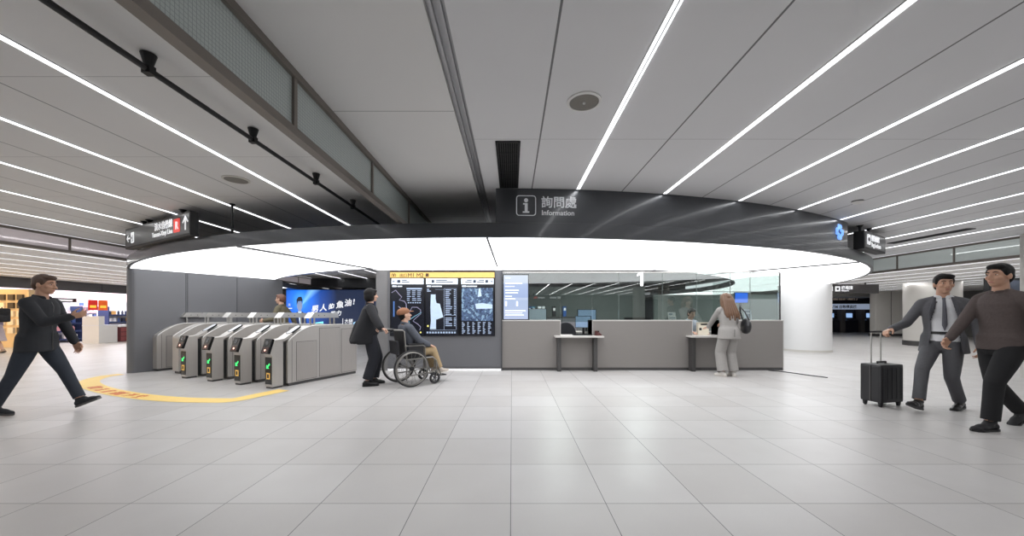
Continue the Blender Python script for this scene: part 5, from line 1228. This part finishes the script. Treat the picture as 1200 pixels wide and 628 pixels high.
# --- wheelchair
M_frame = mat('wheelchair_silver', (140, 138, 134), 0.3, 0.8); M_tyre = mat('tyre_grey_black', (44, 44, 46), 0.7); M_seat = cloth('seat_black_vinyl', (30, 30, 33), rough=0.6)
wt = thing('wheelchair', 'black and silver wheelchair standing in front of the map board', 'wheelchair', WC, WH)
WRad, WHalf = 0.30, 0.275
for sd in (1, -1):
    y = sd * WHalf
    wh_ = MB().torus((0, y, WRad), WRad - 0.014, 0.014, 'y', 56, 10).build('rear_wheel', M_tyre, wt, True)
    MB().torus((0, y, WRad), WRad - 0.034, 0.009, 'y', 48, 8).build('rim', M_frame, wh_, True)
    MB().torus((0, y + sd * 0.045, WRad), WRad - 0.038, 0.0085, 'y', 48, 8).build('hand_rim', M_frame, wh_, True)
    sp = MB()
    for k in range(20):
        a = 2 * PI * k / 20; sp.tube([(0.03 * math.cos(a + 0.5), y + sd * 0.02 * (1 if k % 2 else -1), WRad + 0.03 * math.sin(a + 0.5)), ((WRad - 0.036) * math.cos(a), y, WRad + (WRad - 0.036) * math.sin(a))], 0.0022, 5)
    sp.build('spokes', M_frame, wh_)
    MB().lathe([(0.032, -0.035), (0.036, -0.02), (0.036, 0.02), (0.032, 0.035)], 18, Matrix.Translation((0, y, WRad)), 'y').build('hub', M_black, wh_, True)
    cx_, cz_ = 0.43, 0.10
    cw = MB().torus((cx_, sd * 0.235, cz_), 0.078, 0.020, 'y', 32, 10).build('caster_wheel', M_tyre, wt, True)
    m5 = MB(); m5.lathe([(0.02, -0.018), (0.02, 0.018)], 12, Matrix.Translation((cx_, sd * 0.235, cz_)), 'y')
    for k in range(5):
        a = 2 * PI * k / 5; m5.tube([(cx_, sd * 0.235, cz_), (cx_ + 0.066 * math.cos(a), sd * 0.235, cz_ + 0.066 * math.sin(a))], 0.009, 6)
    m5.build('caster_hub', mat('hub_grey', (96, 96, 100), 0.4, 0.4), cw)
    fk = MB()
    for q in (-0.03, 0.03): fk.tube([(cx_, sd * 0.235 + q, cz_), (cx_ + 0.03, sd * 0.235 + q, 0.215)], 0.008, 8)
    fk.box(cx_ + 0.01, cx_ + 0.05, sd * 0.235 - 0.036, sd * 0.235 + 0.036, 0.208, 0.225); fk.tube([(cx_ + 0.03, sd * 0.235, 0.22), (cx_ + 0.03, sd * 0.225, 0.36)], 0.014, 10); fk.build('caster_fork', M_frame, wt)
    fr_ = MB(); yy = sd * 0.215
    fr_.tube([(-0.06, yy, 0.10), (-0.06, yy, 0.46), (-0.10, yy, 0.90), (-0.13, yy, 0.925), (-0.30, yy, 0.935)], 0.012, 10)
    fr_.tube([(-0.08, yy, 0.44), (0.40, yy, 0.455), (0.46, yy, 0.40), (0.56, yy, 0.13)], 0.012, 10); fr_.tube([(-0.06, yy, 0.17), (0.42, yy, 0.20), (0.44, yy, 0.40)], 0.011, 10)
    fr_.tube([(-0.06, yy, 0.30), (0.0, yy + sd * 0.03, 0.30)], 0.012, 8)
    fr_.build('side_frame', M_frame, wt, True)
    MB().tube([(-0.09, yy, 0.665), (0.22, yy, 0.665), (0.26, yy, 0.64), (0.26, yy, 0.46)], 0.012, 10).build('armrest_tube', M_frame, wt, True)
    MB().box(-0.04, 0.24, yy - 0.025, yy + 0.025, 0.675, 0.705, bev=0.012).build('armrest_pad', M_seat, wt)
    MB().box(-0.03, 0.24, yy - 0.004, yy + 0.004, 0.47, 0.655).build('side_guard', M_seat, wt)
    MB().tube([(-0.28, yy, 0.935), (-0.40, yy, 0.93)], 0.019, 12).build('push_grip', M_black, wt, True)
    MB().tube([(-0.29, yy, 0.90), (-0.38, yy, 0.885)], 0.006, 8).build('brake_lever', M_black, wt)
    MB().box(0.50, 0.68, sd * 0.11 - 0.075, sd * 0.11 + 0.075, 0.115, 0.130, Matrix.Identity(4), bev=0.005).build('footrest', M_black, wt)
MB().box(-0.07, 0.40, -0.205, 0.205, 0.445, 0.475, bev=0.012).build('seat', M_seat, wt)
MB().prism([(-0.075, 0.47), (-0.045, 0.47), (-0.095, 0.90), (-0.125, 0.90)], -0.205, 0.205, 'y').build('backrest', M_seat, wt)
MB().box(-0.155, -0.115, -0.17, 0.17, 0.54, 0.76, Matrix.Translation((0.0, 0, 0)) @ Matrix.Rotation(-0.08, 4, 'Y'), bev=0.01).build('back_pocket', cloth('pocket_black', (40, 40, 44)), wt)
xb = MB(); xb.tube([(0.12, -0.2, 0.17), (0.12, 0.2, 0.44)], 0.011, 8); xb.tube([(0.14, 0.2, 0.17), (0.14, -0.2, 0.44)], 0.011, 8); xb.tube([(-0.0, -0.27, 0.30), (-0.0, 0.27, 0.30)], 0.010, 8); xb.build('cross_brace', M_frame, wt)
# --- man seated in it
p5 = person('person in brown cap and grey jacket sitting in the wheelchair, facing the maps', WC + V((0, 0, 0)), WH)
f5 = Figure(1.56, (0.07, 0, 0.535), lean=-0.14, feet={1: ((0.58, 0.10, 0.225), 0.05, -0.15), -1: ((0.58, -0.10, 0.225), -0.05, -0.15)}, hands={1: (0.36, 0.13, 0.66), -1: (0.36, -0.14, 0.66)}, head=(-0.12, -0.20), elbow={1: (-0.6, 0.8, -0.7), -1: (-0.6, -0.8, -0.7)}, knee={1: (0.5, 0.1, 1), -1: (0.5, -0.1, 1)})
f5.body(p5, SKIN[0], curl={1: 0.35, -1: 0.35}, palm={1: {'n': (0.3, 0, -1), 'dir': (1, -0.1, -0.3)}, -1: {'n': (0.3, 0, -1), 'dir': (1, 0.1, -0.3)}})
f5.trousers(p5, cloth('tan_corduroy', (168, 146, 112)), (0.104, 0.096, 0.082, 0.078, 0.076), 0.93); f5.shoes(p5, cloth('pale_sneaker', (186, 176, 166)), mat('white_sole', (226, 222, 216), 0.5))
f5.top(p5, cloth('grey_denim', (80, 84, 93), scale=40, var=0.2), 'jacket', 0.028, (0.078, 0.066, 0.054), 0.95, hem=-0.04, neck=0.54)
f5.collar(p5, MATS['grey_denim'], 0.068, 0.015, 0.55)
f5.hair(p5, M_hairb, [('e', (-0.03, 0, 0.02), (0.098, 0.084, 0.09)), ('e', (-0.06, 0, -0.045), (0.05, 0.066, 0.04))])
mb = MB(); M = f5.hM
for c_, r_ in (((-0.02, 0, 0.062), (0.116, 0.098, 0.074)), ((-0.03, 0, 0.045), (0.112, 0.098, 0.06))): mb.ball(c_, r_, M, 3)
mb.ball((0.105, 0, 0.055), (0.07, 0.075, 0.012), M @ Matrix.Rotation(0.12, 4, 'Y')); mb.ball((-0.02, 0, 0.136), 0.009, M)
put('cap', fuse(mb, 'cap', 0.006, 2), cloth('rust_brown_wool', (142, 98, 72)), p5)

# --- woman in grey suit at the counter
p6p = V((4.12, 6.97, 0)); H6 = math.radians(92)
p6 = person('person with long brown hair in a grey trouser suit leaning on the second desk', p6p, H6)
lh = into((3.93, 7.50, 0.79), p6p, H6)
f6 = Figure(1.57, (0, 0, 0.832), lean=0.10, side=0.03, feet={1: ((0.0, 0.115, 0.085), 0.35, 0), -1: ((0.02, -0.095, 0.085), -0.15, 0)}, hands={1: lh, -1: (0.33, -0.12, 0.98)}, female=True, head=(0.12, 0.16), elbow={1: (-0.8, 0.8, 0.1), -1: (-0.3, -0.8, -0.8)})
f6.body(p6, SKIN[0], curl={1: 0.2, -1: 0.5}, palm={1: {'n': (0, 0, -1), 'dir': (1, 0.1, -0.15)}, -1: {'n': (0, 0.6, -0.8), 'dir': (1, 0.3, 0)}})
M_gs = cloth('grey_suiting', (150, 147, 144), scale=60, var=0.1)
f6.trousers(p6, M_gs, (0.104, 0.106, 0.102, 0.104, 0.108), 0.99); f6.shoes(p6, mat('white_leather', (220, 216, 210), 0.5), mat('pale_sole', (206, 200, 192), 0.5))
f6.top(p6, M_gs, 'blazer', 0.024, (0.066, 0.056, 0.046), 0.94, hem=-0.13, flare=0.03, neck=0.535)
mb = MB(); mb.box(-0.176, -0.168, -0.004, 0.004, 0.76, 0.90); mb.build('vent_seam', mat('seam_grey', (108, 106, 104), 0.9), p6)
def strand(y, dx=0.0): return ('c', [(-0.055, y * 0.7, 0.06), (-0.082, y * 1.0, -0.05), (-0.105 + dx, y * 1.35 - 0.01, -0.20), (-0.125 + dx, y * 1.6 - 0.03, -0.34), (-0.135 + dx, y * 1.65 - 0.04, -0.455 + abs(y) * 0.3 + 0.02 * math.sin(y * 90))], [0.05, 0.050, 0.040, 0.034, 0.018])
f6.collar(p6, M_gs, 0.064, 0.014, 0.545)
f6.hair(p6, M_hairbr, [('e', (-0.022, 0, 0.035), (0.108, 0.094, 0.100)), ('e', (0.04, 0, 0.08), (0.06, 0.07, 0.036)), ('e', (-0.045, 0, -0.05), (0.085, 0.094, 0.09))] + [strand(y) for y in (-0.085, -0.05, -0.017, 0.017, 0.05, 0.085)] + [('c', [(0.0, 0.085, 0.0), (-0.02, 0.10, -0.12), (-0.05, 0.11, -0.24)], [0.03, 0.032, 0.022]), ('c', [(0.0, -0.085, 0.0), (-0.02, -0.10, -0.12), (-0.05, -0.115, -0.26)], [0.03, 0.032, 0.022])], smooth=3)
hbp = thing('handbag', 'black soft shoulder bag hanging at the right side of the person in grey suit', 'handbag', (4.42, 6.93, 0.98), math.radians(80))
mb = MB(); mb.ball((0, 0, -0.02), (0.17, 0.075, 0.15)); mb.ball((0.02, 0, -0.09), (0.16, 0.07, 0.085)); put('bag_body', fuse(mb, 'bag_body', 0.01, 3), mat('black_bag_leather', (34, 34, 37), 0.38, bump=0.2), hbp)
MB().box(-0.05, 0.05, -0.082, -0.072, -0.02, 0.0).build('buckle', M_steel_lt, hbp)
MB().tube([(-0.13, 0.0, 0.09), (-0.10, 0.06, 0.24), (-0.02, 0.11, 0.345), (0.08, 0.07, 0.25), (0.13, 0.0, 0.09)], 0.012, 8).build('strap', mat('bag_strap', (30, 30, 33), 0.4), hbp, True)

# --- clerk behind the second desk
p7 = person('person with black hair and pale shirt seated behind the glass at the second desk', (4.06, 8.42, 0), math.radians(-88))
f7 = Figure(1.62, (-0.05, 0, 0.55), lean=0.20, feet={1: ((0.30, 0.1, 0.085), 0, 0), -1: ((0.28, -0.1, 0.085), 0, 0)}, hands={1: (0.44, 0.12, 0.79), -1: (0.46, -0.16, 0.79)}, head=(0.1, 0.28), female=True, knee={1: (0.6, 0.1, 1), -1: (0.6, -0.1, 1)})
f7.body(p7, SKIN[0], palm={1: {'n': (0, 0, -1), 'dir': (1, 0, -0.1)}, -1: {'n': (0, 0, -1), 'dir': (1, 0, -0.1)}}, curl={1: 0.3, -1: 0.3})
f7.trousers(p7, M_blk2); f7.shoes(p7, M_black)
f7.top(p7, cloth('pale_blue_shirt', (204, 212, 224)), 'shirt', 0.012, (0.058, 0.05, 0.042), 0.92, hem=-0.03, neck=0.52)
f7.collar(p7, MATS['pale_blue_shirt'], 0.06, 0.012, 0.55)
f7.hair(p7, M_hairb, SHORT + [('e', (-0.05, 0, -0.03), (0.07, 0.08, 0.07))])
st_ = thing('stool', 'dark stool under the seated clerk behind the counter', 'stool', (4.06, 8.47, 0))
MB().lathe([(0.15, 0.345), (0.16, 0.36), (0.16, 0.385), (0.14, 0.395)], 24).build('seat', M_seat, st_); MB().lathe([(0.03, 0.03), (0.03, 0.345)], 12).build('pole', M_steel_dk, st_); MB().lathe([(0.2, 0), (0.2, 0.02), (0.05, 0.04)], 24).build('base', M_steel_dk, st_)

# --- businessman in grey suit with suitcase
p8p = V((5.36, 4.56, 0)); H8 = math.radians(200)
p8 = person('person in open grey suit and white shirt striding with one arm out to a suitcase', p8p, H8)
hand8 = into(at(1044, 386, 4.75), p8p, H8)
f8 = Figure(1.72, (0, 0, 0.855), lean=0.02, turn=0.45, feet={1: ((-0.22, 0.06, 0.10), 0.05, 0.12), -1: ((0.40, -0.06, 0.125), 0.0, -0.32)}, hands={-1: hand8, 1: (0.0, 0.30, 0.82)}, head=(0.25, 0.02), elbow={-1: (-0.2, -0.5, -1), 1: (-1, 0.6, -0.2)})
f8.body(p8, SKIN[1], curl={-1: 0.95, 1: 0.55}, palm={-1: {'n': (0.2, 0.2, -1)}})
M_suit = cloth('charcoal_grey_suit', (88, 88, 92), scale=50, var=0.1)
f8.trousers(p8, M_suit, (0.094, 0.083, 0.066, 0.060, 0.060), 0.95, belt=M_black); f8.shoes(p8, mat('black_oxford_leather', (26, 25, 26), 0.3))
f8.top(p8, cloth('white_shirt', (224, 225, 228), var=0.04), 'shirt', 0.010, (0.052, 0.045, 0.036), 0.97, hem=0.0, neck=0.545)
def open_front(co):
    q = co - (f8.P + f8.sp * max(0, (co - f8.P).dot(f8.sp))); q = co - f8.P; hgt = q.dot(f8.sp)
    y = q.dot(f8.tl); x = q.dot(f8.tf)
    wdt = 0.055 + 0.05 * max(0, min(1, (0.50 - hgt) / 0.25)) if hgt < 0.50 else 0.075
    if hgt < 0.12: wdt = 0.105 + (0.12 - hgt) * 0.12
    return x > 0.02 and abs(y) < wdt and hgt < 0.56
f8.top(p8, M_suit, 'suit_jacket', 0.022, (0.062, 0.054, 0.045), 0.93, hem=-0.14, flare=0.03, neck=0.545, cut=open_front)
f8.collar(p8, MATS['white_shirt'], 0.062, 0.013, 0.556, 'shirt_collar', 0.35)
lp_ = MB()
for sd in (1, -1):
    q = [f8.P + f8.sp * (h * f8.k) + f8.tf * x + f8.tl * sd * y for h, x, y in ((0.53, 0.055, 0.07), (0.45, 0.118, 0.092), (0.36, 0.142, 0.112), (0.25, 0.135, 0.118))]
    lp_.tube(q, [0.012, 0.022, 0.024, 0.006], 8)
lp_.build('lapels', cloth('lapel_grey', (74, 74, 79)), p8, True)
tie = MB(); q = [f8.P + f8.sp * (h * f8.k) + f8.tf * x for h, x in ((0.52, 0.085), (0.50, 0.10), (0.38, 0.138), (0.20, 0.128), (0.13, 0.132))]
tie.tube(q, [0.016, 0.013, 0.020, 0.024, 0.004], 8); tie.build('tie', cloth('slate_tie', (92, 92, 100)), p8, True)
f8.hair(p8, M_hairb, SHORT + [('e', (0.05, 0.01, 0.085), (0.05, 0.066, 0.034))])
# suitcase
SC = at(1033, 400, 4.80); scz = thing('suitcase', 'black upright four-wheeled suitcase with extended handle beside the person in suit', 'suitcase', (SC.x, SC.y, 0), math.radians(12))
shell = MB().box(-0.19, 0.19, -0.12, 0.12, 0.055, 0.545, bev=0.035).build('shell', mat('black_polycarbonate', (32, 32, 35), 0.4), scz)
mb = MB()
for x in (-0.15, -0.075, 0.0, 0.075, 0.15): mb.box(x - 0.008, x + 0.008, -0.124, 0.124, 0.10, 0.50)
mb.build('ribs', mat('black_polycarbonate_rib', (42, 42, 46), 0.4), shell)
MB().box(-0.197, 0.197, -0.006, 0.006, 0.07, 0.53).build('zip', M_steel_dk, shell)
MB().tube([(-0.07, 0, 0.545), (-0.07, 0, 0.565), (0.07, 0, 0.565), (0.07, 0, 0.545)], 0.012, 8).build('carry_handle', M_black, scz)
hz = 1.2 + (HY - 389) / F * 4.80
for x in (-0.04, 0.125): MB().tube([(x, 0.09, 0.54), (x, 0.09, hz - 0.01)], 0.008, 8).build('handle_tube', M_steel_lt, scz)
MB().tube([(-0.05, 0.09, hz), (0.135, 0.09, hz)], 0.014, 10).build('handle_grip', M_black, scz)
for x in (-0.15, 0.15):
    for y in (-0.085, 0.085):
        w_ = MB().lathe([(0.014, -0.012), (0.026, -0.010), (0.026, 0.010), (0.014, 0.012)], 16, Matrix.Translation((x, y, 0.027)), 'y').build('wheel', M_tyre, scz)
        MB().box(x - 0.02, x + 0.02, y - 0.016, y + 0.016, 0.035, 0.06).build('wheel_mount', M_black, w_)
# --- man in brown top
p9p = V((5.13, 3.84, 0)); H9 = math.radians(184)
p9 = person('person in dark brown long-sleeved top and black trousers walking nearest the right edge', p9p, H9)
f9 = Figure(1.735, (0, 0, 0.88), lean=0.03, turn=-0.10, feet={-1: ((-0.36, -0.09, 0.15), 0, 0.55), 1: ((0.26, 0.08, 0.092), 0.0, 0.0)}, hands={1: (-0.06, 0.33, 0.86), -1: (0.34, -0.22, 0.88)}, head=(0.10, 0.0), elbow={1: (-1, 0.4, -0.2), -1: (-1, -0.4, -0.2)})
f9.body(p9, SKIN[1], curl={1: 0.7, -1: 0.75})
f9.trousers(p9, cloth('black_chino', (22, 22, 25)), (0.100, 0.092, 0.073, 0.068, 0.066), 0.96); f9.shoes(p9, mat('black_shoe_suede', (30, 30, 33), 0.6))
f9.top(p9, cloth('brown_knit', (82, 72, 70), scale=50, var=0.15), 'knit_top', 0.012, (0.062, 0.054, 0.043), 0.93, hem=-0.06, neck=0.545)
f9.hair(p9, M_hairb, SHORT); f9.collar(p9, MATS['brown_knit'], 0.064, 0.011, 0.545, 'neckband', 0.0)
